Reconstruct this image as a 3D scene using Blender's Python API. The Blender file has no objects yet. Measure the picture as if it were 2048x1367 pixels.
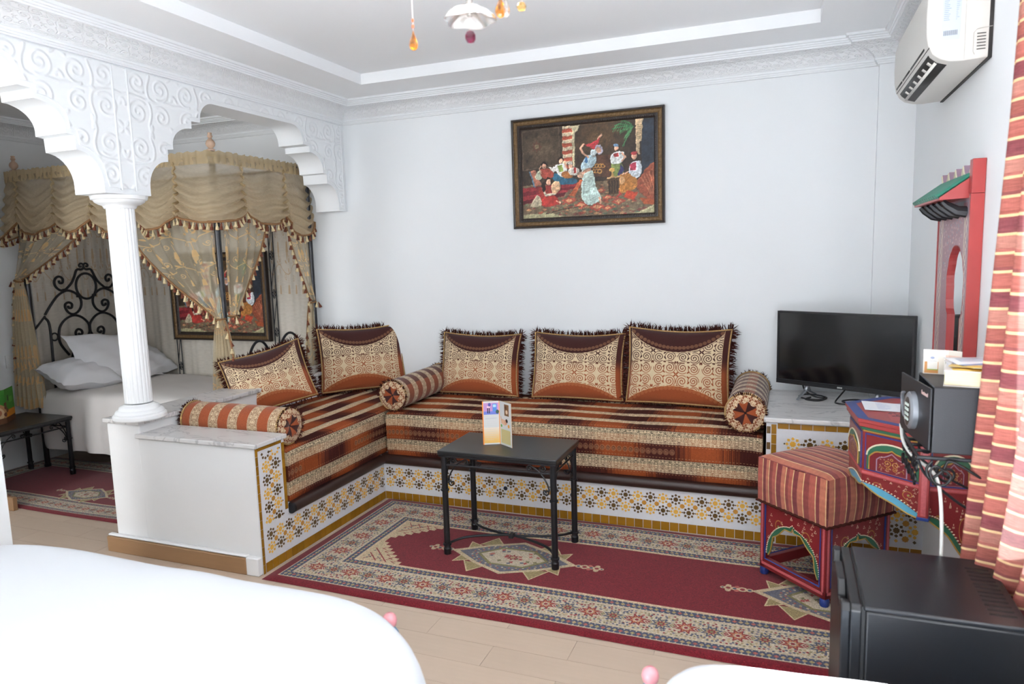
import bpy, math, random
import numpy as np
from mathutils import Vector, Matrix

PI = math.pi
sc = bpy.context.scene
COL = sc.collection
random.seed(7)
rng = np.random.default_rng(7)

# ------------------------------------------------------------------ camera, world, light, exposure
def make_camera():
    yaw, pitch, roll, f, h = -0.3766053558, -0.1245473889, -0.0293495955, 1402.1147, 1.5
    cy, sy, cp, sp = math.cos(yaw), math.sin(yaw), math.cos(pitch), math.sin(pitch)
    fw = Vector((sy*cp, cy*cp, sp)); r0 = Vector((cy, -sy, 0)); u0 = r0.cross(fw)
    c, s = math.cos(roll), math.sin(roll)
    r = c*r0 + s*u0; u = -s*r0 + c*u0
    cam = bpy.data.cameras.new('camera'); o = bpy.data.objects.new('camera', cam); COL.objects.link(o)
    o.matrix_world = Matrix(((r.x, u.x, -fw.x, 0), (r.y, u.y, -fw.y, 0), (r.z, u.z, -fw.z, h), (0, 0, 0, 1)))
    cam.sensor_width = 36; cam.sensor_fit = 'HORIZONTAL'; cam.lens = f/2048*36
    cam.clip_start = .05
    cam.dof.use_dof = True; cam.dof.focus_distance = 3.7; cam.dof.aperture_fstop = 3.2
    sc.camera = o
make_camera()
sc.view_settings.view_transform = 'Standard'; sc.view_settings.look = 'None'
sc.view_settings.gamma = 1; sc.view_settings.use_curve_mapping = False
sc.view_settings.exposure = 0.06
world = bpy.data.worlds.new('sky'); sc.world = world; world.use_nodes = True
_bg = world.node_tree.nodes['Background']; _bg.inputs[0].default_value = (.80, .90, 1, 1); _bg.inputs[1].default_value = 1.0
def area(name, loc, target, sx, sy, power, col=(1, 1, 1)):
    l = bpy.data.lights.new(name, 'AREA'); l.shape = 'RECTANGLE'; l.size = sx; l.size_y = sy; l.energy = power; l.color = col
    o = bpy.data.objects.new(name, l); COL.objects.link(o); o.location = loc
    o.rotation_euler = (Vector(target) - Vector(loc)).to_track_quat('-Z', 'Y').to_euler()
    return o
area('daylight_right_window', (.98, 1.35, 1.55), (-1, 1.35, 1.45), 1.75, 1.75, 26, (.92, .96, 1))
area('daylight_front_window', (-1.15, -2.3, 1.55), (-1.15, 0, 1.4), 2.5, 1.7, 12, (.92, .96, 1))
_s = bpy.data.lights.new('sun', 'SUN'); _s.energy = 118; _s.angle = .02; _s.color = (.95, .975, 1)
_so = bpy.data.objects.new('sun', _s); COL.objects.link(_so); _so.rotation_euler = Vector((-.75, -.38, -.50)).to_track_quat('-Z', 'Y').to_euler()
area('daylight_alcove_window', (-4.0, -2.3, 1.55), (-4.0, 0, 1.4), .9, 1.7, 100, (.97, .99, 1))

# ------------------------------------------------------------------ helpers
def lin(c):
    if isinstance(c, str):
        c = tuple(int(c[i:i+2], 16)/255 for i in (0, 2, 4))
    return tuple((x/12.92 if x <= .04045 else ((x+.055)/1.055)**2.4) for x in c[:3]) + (1,)
def rgb(c): return np.array([int(c[i:i+2], 16)/255 for i in (0, 2, 4)])

class G:
    """collects geometry for one mesh object"""
    def __init__(s): s.v = []; s.f = []; s.uv = []; s.mi = []
    def add(s, vs, fs, uvs=None, m=0):
        o = len(s.v); s.v += [tuple(map(float, p)) for p in vs]
        for i, f in enumerate(fs):
            s.f.append(tuple(o+k for k in f)); s.mi.append(m)
            s.uv.append(uvs[i] if uvs else [(0, 0)]*len(f))
        return s
    def box(s, x0, x1, y0, y1, z0, z1, m=0):
        v = [(x, y, z) for z in (z0, z1) for y in (y0, y1) for x in (x0, x1)]
        f = [(0, 2, 3, 1), (4, 5, 7, 6), (0, 1, 5, 4), (2, 6, 7, 3), (0, 4, 6, 2), (1, 3, 7, 5)]
        q = [(0, 0), (1, 0), (1, 1), (0, 1)]
        uv = [[(0, 0), (0, 1), (1, 1), (1, 0)], q, q, [(1, 0), (1, 1), (0, 1), (0, 0)], [(1, 0), (1, 1), (0, 1), (0, 0)], [(0, 0), (1, 0), (1, 1), (0, 1)]]
        return s.add(v, f, uv, m)
    def obox(s, c, ax, ay, az, m=0):
        """oriented box: centre, three half-axis vectors"""
        c = Vector(c); ax = Vector(ax); ay = Vector(ay); az = Vector(az)
        v = [c + i*ax + j*ay + k*az for k in (-1, 1) for j in (-1, 1) for i in (-1, 1)]
        f = [(0, 2, 3, 1), (4, 5, 7, 6), (0, 1, 5, 4), (2, 6, 7, 3), (0, 4, 6, 2), (1, 3, 7, 5)]
        q = [(0, 0), (1, 0), (1, 1), (0, 1)]
        return s.add(v, f, [q]*6, m)
    def tube(s, pts, r, n=8, closed=False, m=0, flat=1.0):
        pts = [Vector(p) for p in pts]; N = len(pts)
        if N < 2: return s
        rr = r if isinstance(r, (list, tuple)) else [r]*N
        tg = []
        for i in range(N):
            a = pts[(i-1) % N] if (closed or i) else pts[i]; b = pts[(i+1) % N] if (closed or i < N-1) else pts[i]
            t = b-a; tg.append(t.normalized() if t.length > 1e-9 else Vector((0, 0, 1)))
        up = Vector((0, 0, 1)) if abs(tg[0].z) < .9 else Vector((1, 0, 0))
        nrm = tg[0].cross(up).normalized(); vs = []; L = 0; ls = []
        for i in range(N):
            if i:
                nrm = (nrm - tg[i]*nrm.dot(tg[i]));
                nrm = nrm.normalized() if nrm.length > 1e-6 else tg[i].orthogonal().normalized()
                L += (pts[i]-pts[i-1]).length
            ls.append(L); bi = tg[i].cross(nrm)
            for k in range(n):
                a = 2*PI*k/n
                vs.append(pts[i] + rr[i]*(math.cos(a)*nrm + flat*math.sin(a)*bi))
        fs = []; uv = []
        for i in range(N if closed else N-1):
            j = (i+1) % N
            for k in range(n):
                k2 = (k+1) % n
                fs.append((i*n+k, i*n+k2, j*n+k2, j*n+k)); lj = ls[j] if j else L
                uv.append([(ls[i], k/n), (ls[i], (k+1)/n), (lj, (k+1)/n), (lj, k/n)])
        if not closed:
            fs += [tuple(range(n-1, -1, -1)), tuple(range((N-1)*n, N*n))]; uv += [[(0, 0)]*n]*2
        return s.add(vs, fs, uv, m)
    def lathe(s, prof, c=(0, 0, 0), n=24, axis='z', m=0, flute=None):
        """prof: list of (r, h)"""
        c = Vector(c); vs = []; fs = []; uv = []
        for (r, h) in prof:
            for k in range(n):
                a = 2*PI*k/n; q = r*(flute(a) if flute else 1)
                p = (q*math.cos(a), q*math.sin(a), h)
                if axis == 'x': p = (p[2], p[0], p[1])
                if axis == 'y': p = (p[1], p[2], p[0])
                vs.append(c+Vector(p))
        M = len(prof)
        for i in range(M-1):
            for k in range(n):
                k2 = (k+1) % n
                fs.append((i*n+k, i*n+k2, (i+1)*n+k2, (i+1)*n+k))
                uv.append([(k/n, i/(M-1)), ((k+1)/n, i/(M-1)), ((k+1)/n, (i+1)/(M-1)), (k/n, (i+1)/(M-1))])
        ring = lambda i: [(.5+.5*prof[i][0]*math.cos(2*PI*k/n)/.1, .5+.5*prof[i][0]*math.sin(2*PI*k/n)/.1) for k in range(n)]
        if prof[0][0] > 1e-5: fs.append(tuple(range(n-1, -1, -1))); uv.append(ring(0)[::-1])
        if prof[-1][0] > 1e-5: fs.append(tuple(range((M-1)*n, M*n))); uv.append(ring(-1))
        return s.add(vs, fs, uv, m)
    def prism(s, poly, to3, w0, w1, m=0, uvf=None):
        """poly (u,v) list extruded from w0 to w1 through to3(u,v,w)"""
        n = len(poly)
        A = sum(poly[i][0]*poly[(i+1) % n][1]-poly[(i+1) % n][0]*poly[i][1] for i in range(n))
        if A < 0: poly = poly[::-1]
        vs = [to3(u, v, w0) for u, v in poly] + [to3(u, v, w1) for u, v in poly]
        fs = [tuple(range(n-1, -1, -1)), tuple(range(n, 2*n))] + [(i, (i+1) % n, n+(i+1) % n, n+i) for i in range(n)]
        uvf = uvf or (lambda u, v: (u, v))
        top = [uvf(u, v) for u, v in poly]
        uv = [top[::-1], top] + [[top[i], top[(i+1) % n], top[(i+1) % n], top[i]] for i in range(n)]
        return s.add(vs, fs, uv, m)
    def grid(s, fn, nu, nv, m=0, flip=False, uvf=None):
        vs = [fn(i/nu, j/nv) for j in range(nv+1) for i in range(nu+1)]
        fs = []; uv = []
        for j in range(nv):
            for i in range(nu):
                a = j*(nu+1)+i; q = [(i, j), (i+1, j), (i+1, j+1), (i, j+1)]
                f = (a, a+1, a+nu+2, a+nu+1)
                t = [(uvf(x/nu, y/nv) if uvf else (x/nu, y/nv)) for x, y in q]
                if flip: f = f[::-1]; t = t[::-1]
                fs.append(f); uv.append(t)
        return s.add(vs, fs, uv, m)
    def mesh(s, name, mats, smooth=True, angle=38):
        me = bpy.data.meshes.new(name); me.from_pydata(s.v, [], s.f)
        u = me.uv_layers.new(name='UVMap')
        u.data.foreach_set('uv', [c for f in s.uv for p in f for c in p])
        for m in (mats if isinstance(mats, (list, tuple)) else [mats]): me.materials.append(m)
        me.polygons.foreach_set('material_index', s.mi)
        if smooth:
            me.polygons.foreach_set('use_smooth', [True]*len(me.polygons)); me.set_sharp_from_angle(angle=math.radians(angle))
        me.update(); return me
    def build(s, name, mats, parent=None, kind=None, smooth=True, angle=38, bevel=0, seg=2, solid=0, sub=0):
        o = bpy.data.objects.new(name, s.mesh(name, mats, smooth, angle)); COL.objects.link(o)
        if parent is not None: put(o, parent)
        if kind: o['kind'] = kind
        if solid:
            md = o.modifiers.new('thickness', 'SOLIDIFY'); md.thickness = solid; md.offset = 0
        if bevel:
            md = o.modifiers.new('edge', 'BEVEL'); md.width = bevel; md.segments = seg; md.limit_method = 'ANGLE'; md.angle_limit = math.radians(40)
            md.harden_normals = False
        if sub:
            md = o.modifiers.new('smooth', 'SUBSURF'); md.levels = sub; md.render_levels = sub
        return o
def put(o, parent):
    o.parent = parent
    o.matrix_parent_inverse = parent.matrix_basis.inverted() if parent.get('at_world') else Matrix()
def tag(o, label, cat, group=None, kind=None):
    o['label'] = label; o['category'] = cat
    if group: o['group'] = group
    if kind: o['kind'] = kind
    return o
def thing(name, label, cat, loc=(0, 0, 0), group=None, world=True):
    """an Empty at the base of a thing; world=True: its parts are built in room coordinates"""
    o = bpy.data.objects.new(name, None); COL.objects.link(o); o.empty_display_size = .05
    o.location = loc
    if world: o['at_world'] = 1
    o.matrix_basis = Matrix.Translation(loc)
    return tag(o, label, cat, group)
def struct(name, g, m, **k):
    o = g.build(name, m, **k); o['kind'] = 'structure'; return o
def kids(o): return [c for c in COL.objects if c.parent == o]
def copy_tree(o, label=None, group=None):
    def rec(a, par):
        c = a.copy(); COL.objects.link(c)
        if par is not None: c.parent = par
        for k in list(a.children): rec(k, c)
        return c
    c = rec(o, None)
    if label: c['label'] = label
    if group: c['group'] = group
    return c
def arc(c, r, a0, a1, n=16, ry=None):
    ry = r if ry is None else ry
    return [(c[0]+r*math.cos(a0+(a1-a0)*i/n), c[1]+ry*math.sin(a0+(a1-a0)*i/n)) for i in range(n+1)]
def spiral(c, r0, turns, a0, d=1, n=40, r1=.12):
    return [(c[0]+r0*(1-(1-r1)*i/n)*math.cos(a0+d*2*PI*turns*i/n), c[1]+r0*(1-(1-r1)*i/n)*math.sin(a0+d*2*PI*turns*i/n)) for i in range(n+1)]
def smooth_path(p, k=6, closed=False):
    """Catmull-Rom through 2D or 3D points"""
    n = len(p); out = []
    P = [np.array(q, float) for q in p]
    for i in range(n if closed else n-1):
        a = P[(i-1) % n] if (closed or i) else P[i]; b = P[i]; c = P[(i+1) % n]; d = P[(i+2) % n] if (closed or i+2 < n) else c
        for j in range(k):
            t = j/k
            out.append(tuple(.5*((2*b)+(c-a)*t+(2*a-5*b+4*c-d)*t*t+(3*b-a-3*c+d)*t**3)))
    if not closed: out.append(tuple(P[-1]))
    return out

# ------------------------------------------------------------------ raster painting (textures computed here, nothing is loaded)
class C:
    def __init__(s, w, h, bg='ffffff', ch=3):
        s.w = w; s.h = h; s.a = np.empty((h, w, 3)); s.a[:] = rgb(bg) if isinstance(bg, str) else bg
        s.m = None
    def _blend(s, x0, x1, y0, y1, cov, col):
        c = rgb(col) if isinstance(col, str) else np.asarray(col, float)
        r = s.a[y0:y1, x0:x1]; r += (c-r)*cov[..., None]
    def _win(s, xs, ys, pad):
        x0 = max(0, int(min(xs)-pad)); x1 = min(s.w, int(max(xs)+pad)+2); y0 = max(0, int(min(ys)-pad)); y1 = min(s.h, int(max(ys)+pad)+2)
        return x0, x1, y0, y1
    def line(s, pts, w, col, closed=False, op=1.0):
        pts = list(pts) + ([pts[0]] if closed else [])
        for (ax, ay), (bx, by) in zip(pts[:-1], pts[1:]):
            x0, x1, y0, y1 = s._win((ax, bx), (ay, by), w/2+1)
            if x1 <= x0 or y1 <= y0: continue
            Y, X = np.mgrid[y0:y1, x0:x1]; X = X+.5; Y = Y+.5
            dx, dy = bx-ax, by-ay; L = dx*dx+dy*dy
            t = np.clip(((X-ax)*dx+(Y-ay)*dy)/L, 0, 1) if L > 0 else 0
            d = np.hypot(X-ax-t*dx, Y-ay-t*dy)
            s._blend(x0, x1, y0, y1, np.clip(w/2-d+.5, 0, 1)*op, col)
        return s
    def disc(s, x, y, r, col, ry=None, op=1.0, rot=0, soft=None):
        ry = r if ry is None else ry; R = max(r, ry)
        x0, x1, y0, y1 = s._win((x,), (y,), R+2)
        if x1 <= x0 or y1 <= y0: return s
        Y, X = np.mgrid[y0:y1, x0:x1]; X = X+.5-x; Y = Y+.5-y
        if rot: X, Y = X*math.cos(rot)+Y*math.sin(rot), -X*math.sin(rot)+Y*math.cos(rot)
        d = np.hypot(X/r, Y/ry); e = soft or 1/min(r, ry)
        s._blend(x0, x1, y0, y1, np.clip((1-d)/e+.5, 0, 1)*op, col)
        return s
    def poly(s, pts, col, op=1.0):
        xs = [p[0] for p in pts]; ys = [p[1] for p in pts]
        x0, x1, y0, y1 = s._win(xs, ys, 1)
        if x1 <= x0 or y1 <= y0: return s
        SS = 2
        Y, X = np.mgrid[0:(y1-y0)*SS, 0:(x1-x0)*SS]; X = (X+.5)/SS+x0; Y = (Y+.5)/SS+y0
        ins = np.zeros(X.shape, bool); n = len(pts)
        for i in range(n):
            ax, ay = pts[i]; bx, by = pts[(i+1) % n]
            if ay == by: continue
            ins ^= ((ay > Y) != (by > Y)) & (X < (bx-ax)*(Y-ay)/(by-ay)+ax)
        cov = ins.reshape(y1-y0, SS, x1-x0, SS).mean((1, 3))
        s._blend(x0, x1, y0, y1, cov*op, col); return s
    def rect(s, x0, y0, x1, y1, col, op=1.0): return s.poly([(x0, y0), (x1, y0), (x1, y1), (x0, y1)], col, op)
    def noise(s, amp=.03, k=1):
        n = rng.normal(0, amp, ((s.h+k-1)//k, (s.w+k-1)//k, 1)); n = np.kron(n, np.ones((k, k, 1)))[:s.h, :s.w]
        s.a = np.clip(s.a*(1+n), 0, 1); return s
    def img(s, name, alpha=None, data=False):
        """rows are painted top-down; Blender wants bottom-up"""
        im = bpy.data.images.new(name, s.w, s.h, alpha=alpha is not None)
        if data: im.colorspace_settings.name = 'Non-Color'
        out = np.ones((s.h, s.w, 4), np.float32); out[..., :3] = np.clip(s.a, 0, 1)
        if alpha is not None: out[..., 3] = alpha
        im.pixels.foreach_set(out[::-1].ravel()); im.update(); im.pack(); return im
def rot2(p, c, a):
    return [(c[0]+(x)*math.cos(a)-(y)*math.sin(a), c[1]+(x)*math.sin(a)+(y)*math.cos(a)) for x, y in p]
def star(c, r, k=8, q=.76, a=0):
    return [(c[0]+(r if i % 2 == 0 else r*q)*math.cos(a+PI*i/k), c[1]+(r if i % 2 == 0 else r*q)*math.sin(a+PI*i/k)) for i in range(2*k)]

# ------------------------------------------------------------------ materials
def newmat(name):
    m = bpy.data.materials.new(name); m.use_nodes = True
    return m, m.node_tree.nodes, m.node_tree.links, m.node_tree.nodes['Principled BSDF']
def mat(name, col, rough=.5, metal=0, var=.06, scale=12, bump=0, bscale=90, spec=.5, stretch=None, sheen=0, coat=0, rand=0, detail=3):
    m, N, L, B = newmat(name)
    c = lin(col)
    B.inputs['Roughness'].default_value = rough; B.inputs['Metallic'].default_value = metal
    B.inputs['Specular IOR Level'].default_value = spec
    B.inputs['Sheen Weight'].default_value = sheen; B.inputs['Coat Weight'].default_value = coat
    tc = N.new('ShaderNodeTexCoord'); mp = N.new('ShaderNodeMapping'); L.new(tc.outputs['Object'], mp.inputs[0])
    if stretch: mp.inputs['Scale'].default_value = stretch
    no = N.new('ShaderNodeTexNoise'); no.inputs['Scale'].default_value = scale; no.inputs['Detail'].default_value = detail
    L.new(mp.outputs[0], no.inputs['Vector'])
    mx = N.new('ShaderNodeMix'); mx.data_type = 'RGBA'
    mx.inputs[6].default_value = tuple(x*(1-var) for x in c[:3])+(1,); mx.inputs[7].default_value = tuple(min(1, x*(1+var)) for x in c[:3])+(1,)
    L.new(no.outputs[0], mx.inputs[0]); src = mx.outputs[2]
    if rand:
        oi = N.new('ShaderNodeObjectInfo'); hs = N.new('ShaderNodeHueSaturation'); ma = N.new('ShaderNodeMapRange')
        ma.inputs[3].default_value = 1-rand; ma.inputs[4].default_value = 1+rand
        L.new(oi.outputs['Random'], ma.inputs[0]); L.new(ma.outputs[0], hs.inputs['Value']); L.new(src, hs.inputs['Color']); src = hs.outputs[0]
    L.new(src, B.inputs['Base Color'])
    if bump:
        n2 = N.new('ShaderNodeTexNoise'); n2.inputs['Scale'].default_value = bscale; n2.inputs['Detail'].default_value = 4
        L.new(mp.outputs[0], n2.inputs['Vector'])
        bp = N.new('ShaderNodeBump'); bp.inputs['Strength'].default_value = bump; bp.inputs['Distance'].default_value = .004
        L.new(n2.outputs[0], bp.inputs['Height']); L.new(bp.outputs[0], B.inputs['Normal'])
    return m
def imat(name, im, rough=.6, bump=0, sheen=0, spec=.4, tile=None, alpha=False, noise=.04, metal=0):
    m, N, L, B = newmat(name)
    t = N.new('ShaderNodeTexImage'); t.image = im; t.extension = 'REPEAT'
    uv = N.new('ShaderNodeUVMap'); uv.uv_map = 'UVMap'
    src = uv.outputs[0]
    if tile:
        mp = N.new('ShaderNodeMapping'); mp.inputs['Scale'].default_value = (*tile, 1); L.new(src, mp.inputs[0]); src = mp.outputs[0]
    L.new(src, t.inputs[0])
    tc = N.new('ShaderNodeTexCoord'); no = N.new('ShaderNodeTexNoise'); no.inputs['Scale'].default_value = 260; L.new(tc.outputs['Object'], no.inputs['Vector'])
    hs = N.new('ShaderNodeHueSaturation'); mr = N.new('ShaderNodeMapRange'); mr.inputs[3].default_value = 1-noise; mr.inputs[4].default_value = 1+noise
    L.new(no.outputs[0], mr.inputs[0]); L.new(mr.outputs[0], hs.inputs['Value']); L.new(t.outputs[0], hs.inputs['Color']); L.new(hs.outputs[0], B.inputs['Base Color'])
    B.inputs['Roughness'].default_value = rough; B.inputs['Sheen Weight'].default_value = sheen; B.inputs['Specular IOR Level'].default_value = spec
    B.inputs['Metallic'].default_value = metal
    if alpha: L.new(t.outputs[1], B.inputs['Alpha'])
    if bump:
        bw = N.new('ShaderNodeRGBToBW'); L.new(t.outputs[0], bw.inputs[0])
        ad = N.new('ShaderNodeMath'); ad.operation = 'MULTIPLY_ADD'; ad.inputs[1].default_value = .3; L.new(no.outputs[0], ad.inputs[0]); L.new(bw.outputs[0], ad.inputs[2])
        bp = N.new('ShaderNodeBump'); bp.inputs['Strength'].default_value = bump; bp.inputs['Distance'].default_value = .003
        L.new(ad.outputs[0], bp.inputs['Height']); L.new(bp.outputs[0], B.inputs['Normal'])
    return m
def relief(name, im, col, strength=.5, dist=.01, rough=.75):
    m, N, L, B = newmat(name)
    B.inputs['Base Color'].default_value = lin(col); B.inputs['Roughness'].default_value = rough; B.inputs['Specular IOR Level'].default_value = .25
    t = N.new('ShaderNodeTexImage'); t.image = im; uv = N.new('ShaderNodeUVMap'); uv.uv_map = 'UVMap'; L.new(uv.outputs[0], t.inputs[0])
    bp = N.new('ShaderNodeBump'); bp.inputs['Strength'].default_value = strength; bp.inputs['Distance'].default_value = dist
    L.new(t.outputs[0], bp.inputs['Height']); L.new(bp.outputs[0], B.inputs['Normal'])
    no = N.new('ShaderNodeTexNoise'); no.inputs['Scale'].default_value = 30
    mx = N.new('ShaderNodeMix'); mx.data_type = 'RGBA'; c = lin(col); mx.inputs[6].default_value = tuple(x*.96 for x in c[:3])+(1,); mx.inputs[7].default_value = c
    L.new(no.outputs[0], mx.inputs[0]); L.new(mx.outputs[2], B.inputs['Base Color'])
    return m
def sheer(name, col, cover=.6, im=None, thread='d9b98a', scale=(1, 1), body=.45, dense=None):
    """thin woven gauze: part of the light passes straight through, embroidery is dense"""
    m, N, L, B = newmat(name); N.remove(B); out = N['Material Output']
    df = N.new('ShaderNodeBsdfDiffuse'); tl = N.new('ShaderNodeBsdfTranslucent'); tr = N.new('ShaderNodeBsdfTransparent')
    m1 = N.new('ShaderNodeMixShader'); m1.inputs[0].default_value = body; m2 = N.new('ShaderNodeMixShader')
    uv = N.new('ShaderNodeUVMap'); uv.uv_map = 'UVMap'
    no = N.new('ShaderNodeTexNoise'); no.inputs['Scale'].default_value = 14; mp = N.new('ShaderNodeMapping'); mp.inputs['Scale'].default_value = (1.4, 15, 1) if dense else (2, 9, 1)
    L.new(uv.outputs[0], mp.inputs[0]); L.new(mp.outputs[0], no.inputs['Vector'])
    c = lin(col); cm = N.new('ShaderNodeMix'); cm.data_type = 'RGBA'; cm.inputs[6].default_value = c; cm.inputs[7].default_value = tuple(x*(.55 if dense else .78) for x in c[:3])+(1,)  # dense cloth: darker streaks put fold shade into the colour
    L.new(no.outputs[0], cm.inputs[0]); src = cm.outputs[2]
    if im:
        t = N.new('ShaderNodeTexImage'); t.image = im; ms = N.new('ShaderNodeMapping'); ms.inputs['Scale'].default_value = (*scale, 1)
        L.new(uv.outputs[0], ms.inputs[0]); L.new(ms.outputs[0], t.inputs[0])
        c2 = N.new('ShaderNodeMix'); c2.data_type = 'RGBA'; c2.inputs[7].default_value = lin(thread)
        L.new(t.outputs[0], c2.inputs[0]); L.new(src, c2.inputs[6]); src = c2.outputs[2]
        mr = N.new('ShaderNodeMapRange'); mr.inputs[3].default_value = cover; mr.inputs[4].default_value = .97; L.new(t.outputs[0], mr.inputs[0]); L.new(mr.outputs[0], m2.inputs[0])
    elif dense:   # single layer near the top, gathered layers near the hem
        sx = N.new('ShaderNodeSeparateXYZ'); mr = N.new('ShaderNodeMapRange'); mr.inputs[1].default_value = .1; mr.inputs[2].default_value = .75; mr.inputs[3].default_value = cover; mr.inputs[4].default_value = dense
        L.new(uv.outputs[0], sx.inputs[0]); L.new(sx.outputs[1], mr.inputs[0]); L.new(mr.outputs[0], m2.inputs[0])
    else:
        m2.inputs[0].default_value = cover
    L.new(src, df.inputs[0]); L.new(src, tl.inputs[0])
    L.new(df.outputs[0], m1.inputs[1]); L.new(tl.outputs[0], m1.inputs[2]); L.new(tr.outputs[0], m2.inputs[1]); L.new(m1.outputs[0], m2.inputs[2]); L.new(m2.outputs[0], out.inputs[0])
    return m
def marble(name):
    m = mat(name, 'd2d0cf', rough=.28, var=.08, scale=5, detail=8)
    N, L = m.node_tree.nodes, m.node_tree.links; B = N['Principled BSDF']
    tc = N.new('ShaderNodeTexCoord'); mp = N.new('ShaderNodeMapping'); mp.inputs['Scale'].default_value = (1, 3.2, 1); mp.inputs['Rotation'].default_value = (0, 0, .5)
    L.new(tc.outputs['Object'], mp.inputs[0])
    n = N.new('ShaderNodeTexNoise'); n.inputs['Scale'].default_value = 3.5; n.inputs['Detail'].default_value = 9; n.inputs['Distortion'].default_value = 1.2
    L.new(mp.outputs[0], n.inputs['Vector'])
    r = N.new('ShaderNodeValToRGB'); e = r.color_ramp.elements; e[0].position = .47; e[0].color = (1, 1, 1, 1); e[1].position = .53; e[1].color = (1, 1, 1, 1)
    k = r.color_ramp.elements.new(.5); k.color = (.5, .5, .52, 1)
    L.new(n.outputs[0], r.inputs[0])
    mx = N.new('ShaderNodeMix'); mx.data_type = 'RGBA'; mx.blend_type = 'MULTIPLY'; mx.inputs[0].default_value = .75
    old = B.inputs['Base Color'].links[0].from_socket
    L.new(old, mx.inputs[6]); L.new(r.outputs[0], mx.inputs[7]); L.new(mx.outputs[2], B.inputs['Base Color'])
    return m
def wood(name, col, var=.12, rough=.45, axis=0, rand=.05, scale=5):
    st = [9, 9, 9]; st[axis] = .7
    return mat(name, col, rough=rough, var=var, scale=scale, stretch=tuple(st), rand=rand, detail=6)
# ------------------------------------------------------------------ dimensions (metres; X right along the back wall, Y into the room, Z up)
XA, XB_, D, XR, ZS, ZT = -3.0, -3.2, 4.398, .615, 2.585, 2.65     # arcade face/back, back wall, right wall, soffit, tray ceiling
XL = -5.43                                                         # far wall of the alcove
BX, BY, HY = -2.33, 3.657, 2.545                                   # bench faces, divider face
ZM = .556                                                          # top of the mattresses

def scroll_tile(n, w=.035, seed=3):
    """one quarter of scrollwork mirrored both ways; 1 on the scrolls, 0 between"""
    c = C(n, n, '000000')
    S = lambda p: [(x*n, y*n) for x, y in p]
    W = w*n
    for (cx, cy, r, t, a, d) in ((.27, .30, .19, 1.6, 1.2, 1), (.70, .26, .17, 1.6, 2.2, -1), (.72, .72, .20, 1.7, 4.0, 1), (.27, .74, .17, 1.5, 5.2, -1)):
        c.line(S(spiral((cx, cy), r, t, a, d, 44)), W, 'ffffff')
    c.line(S(smooth_path([(0, .52), (.16, .50), (.38, .52), (.50, .46), (.52, .3), (.46, .12), (.5, 0)])), W, 'ffffff')
    c.line(S(smooth_path([(1, .5), (.86, .47), (.62, .5), (.5, .56), (.47, .72), (.52, .9), (.5, 1)])), W, 'ffffff')
    for x, y, a in ((.08, .10, .7), (.93, .07, 2.3), (.5, .5, .2), (.06, .93, 2.4), (.95, .95, .8), (.5, .04, 1.5), (.48, .95, 1.4), (.03, .4, .9), (.97, .6, 2)):
        c.disc(x*n, y*n, .065*n, 'ffffff', ry=.03*n, rot=a)
    q = c.a[..., 0]
    top = np.concatenate([q, q[:, ::-1]], 1)
    return np.concatenate([top, top[::-1]], 0)
def lace_tile(n, w=.03):
    """dense cream scrollwork: only thin spirals and small leaf gaps stay open"""
    c = C(n, n, 'ffffff'); S = lambda p: [(x*n, y*n) for x, y in p]
    for (cx, cy, r, t, a, d) in ((.26, .28, .20, 1.9, 1.2, 1), (.72, .25, .18, 1.9, 2.2, -1), (.72, .72, .21, 2.0, 4.0, 1), (.26, .75, .18, 1.8, 5.2, -1)):
        c.line(S(spiral((cx, cy), r, t, a, d, 48)), w*n, '000000')
        c.line(S(arc((cx, cy), r*1.22, a+.5, a+4.2, 20)), w*n*.8, '000000')
    for x, y, a in ((.5, .10, .7), (.49, .52, .2), (.5, .92, 2.4), (.04, .5, 1.5), (.97, .5, 1.5), (.05, .05, .8), (.95, .96, .8), (.52, .32, 2.2), (.48, .7, .9)):
        c.disc(x*n, y*n, .062*n, '000000', ry=.03*n, rot=a)
    for k in range(3): c.line(S(smooth_path([(.0, .5+.02*k), (.2, .47), (.4, .56), (.5, .5)])), w*n*.5, '000000', op=.5)
    q = c.a[..., 0]; top = np.concatenate([q, q[:, ::-1]], 1)
    return np.concatenate([top, top[::-1]], 0)
def gray(a):
    c = C(a.shape[1], a.shape[0]); c.a[:] = a[..., None]; return c
def blur(a, k):
    for _ in range(2):
        for ax in (0, 1):
            a = sum(np.roll(a, i, ax) for i in range(-k, k+1))/(2*k+1)
    return a
SCROLL = scroll_tile(200)
relief_img = gray(blur(SCROLL, 2)).img('plaster_scroll_relief', data=True)
fine_img = gray(blur(scroll_tile(110, .05), 1)).img('frieze_relief', data=True)

plaster = mat('white_plaster', 'e9ecee', rough=.8, var=.015, scale=3, bump=.12, bscale=35, spec=.2)
plaster_rough = mat('uneven_white_plaster', 'e4e4e4', rough=.75, var=.03, scale=4, bump=.35, bscale=14, spec=.2)
ceil_m = mat('ceiling_paint', 'f3f5f7', rough=.85, var=.012, scale=2, spec=.15)
carved = relief('carved_plaster', relief_img, 'eef1f3', .45, .014)
frieze_m = relief('frieze_plaster', fine_img, 'eef0f2', .5, .010)
oak = wood('oak_plank', 'bba794', var=.07, rough=.42, axis=0, rand=.05)
oak_dark = wood('baseboard_oak', '94714f', var=.12, rough=.5, axis=0)
marble_m = marble('veined_marble')
iron = mat('black_iron', '1b1c20', rough=.42, metal=.3, var=.15, scale=30, bump=.1, bscale=60)
blue_iron = mat('blue_black_post', '15171f', rough=.28, var=.1, spec=.6)
white_gloss = mat('white_paint', 'f0f2f3', rough=.5, var=.01)

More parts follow.
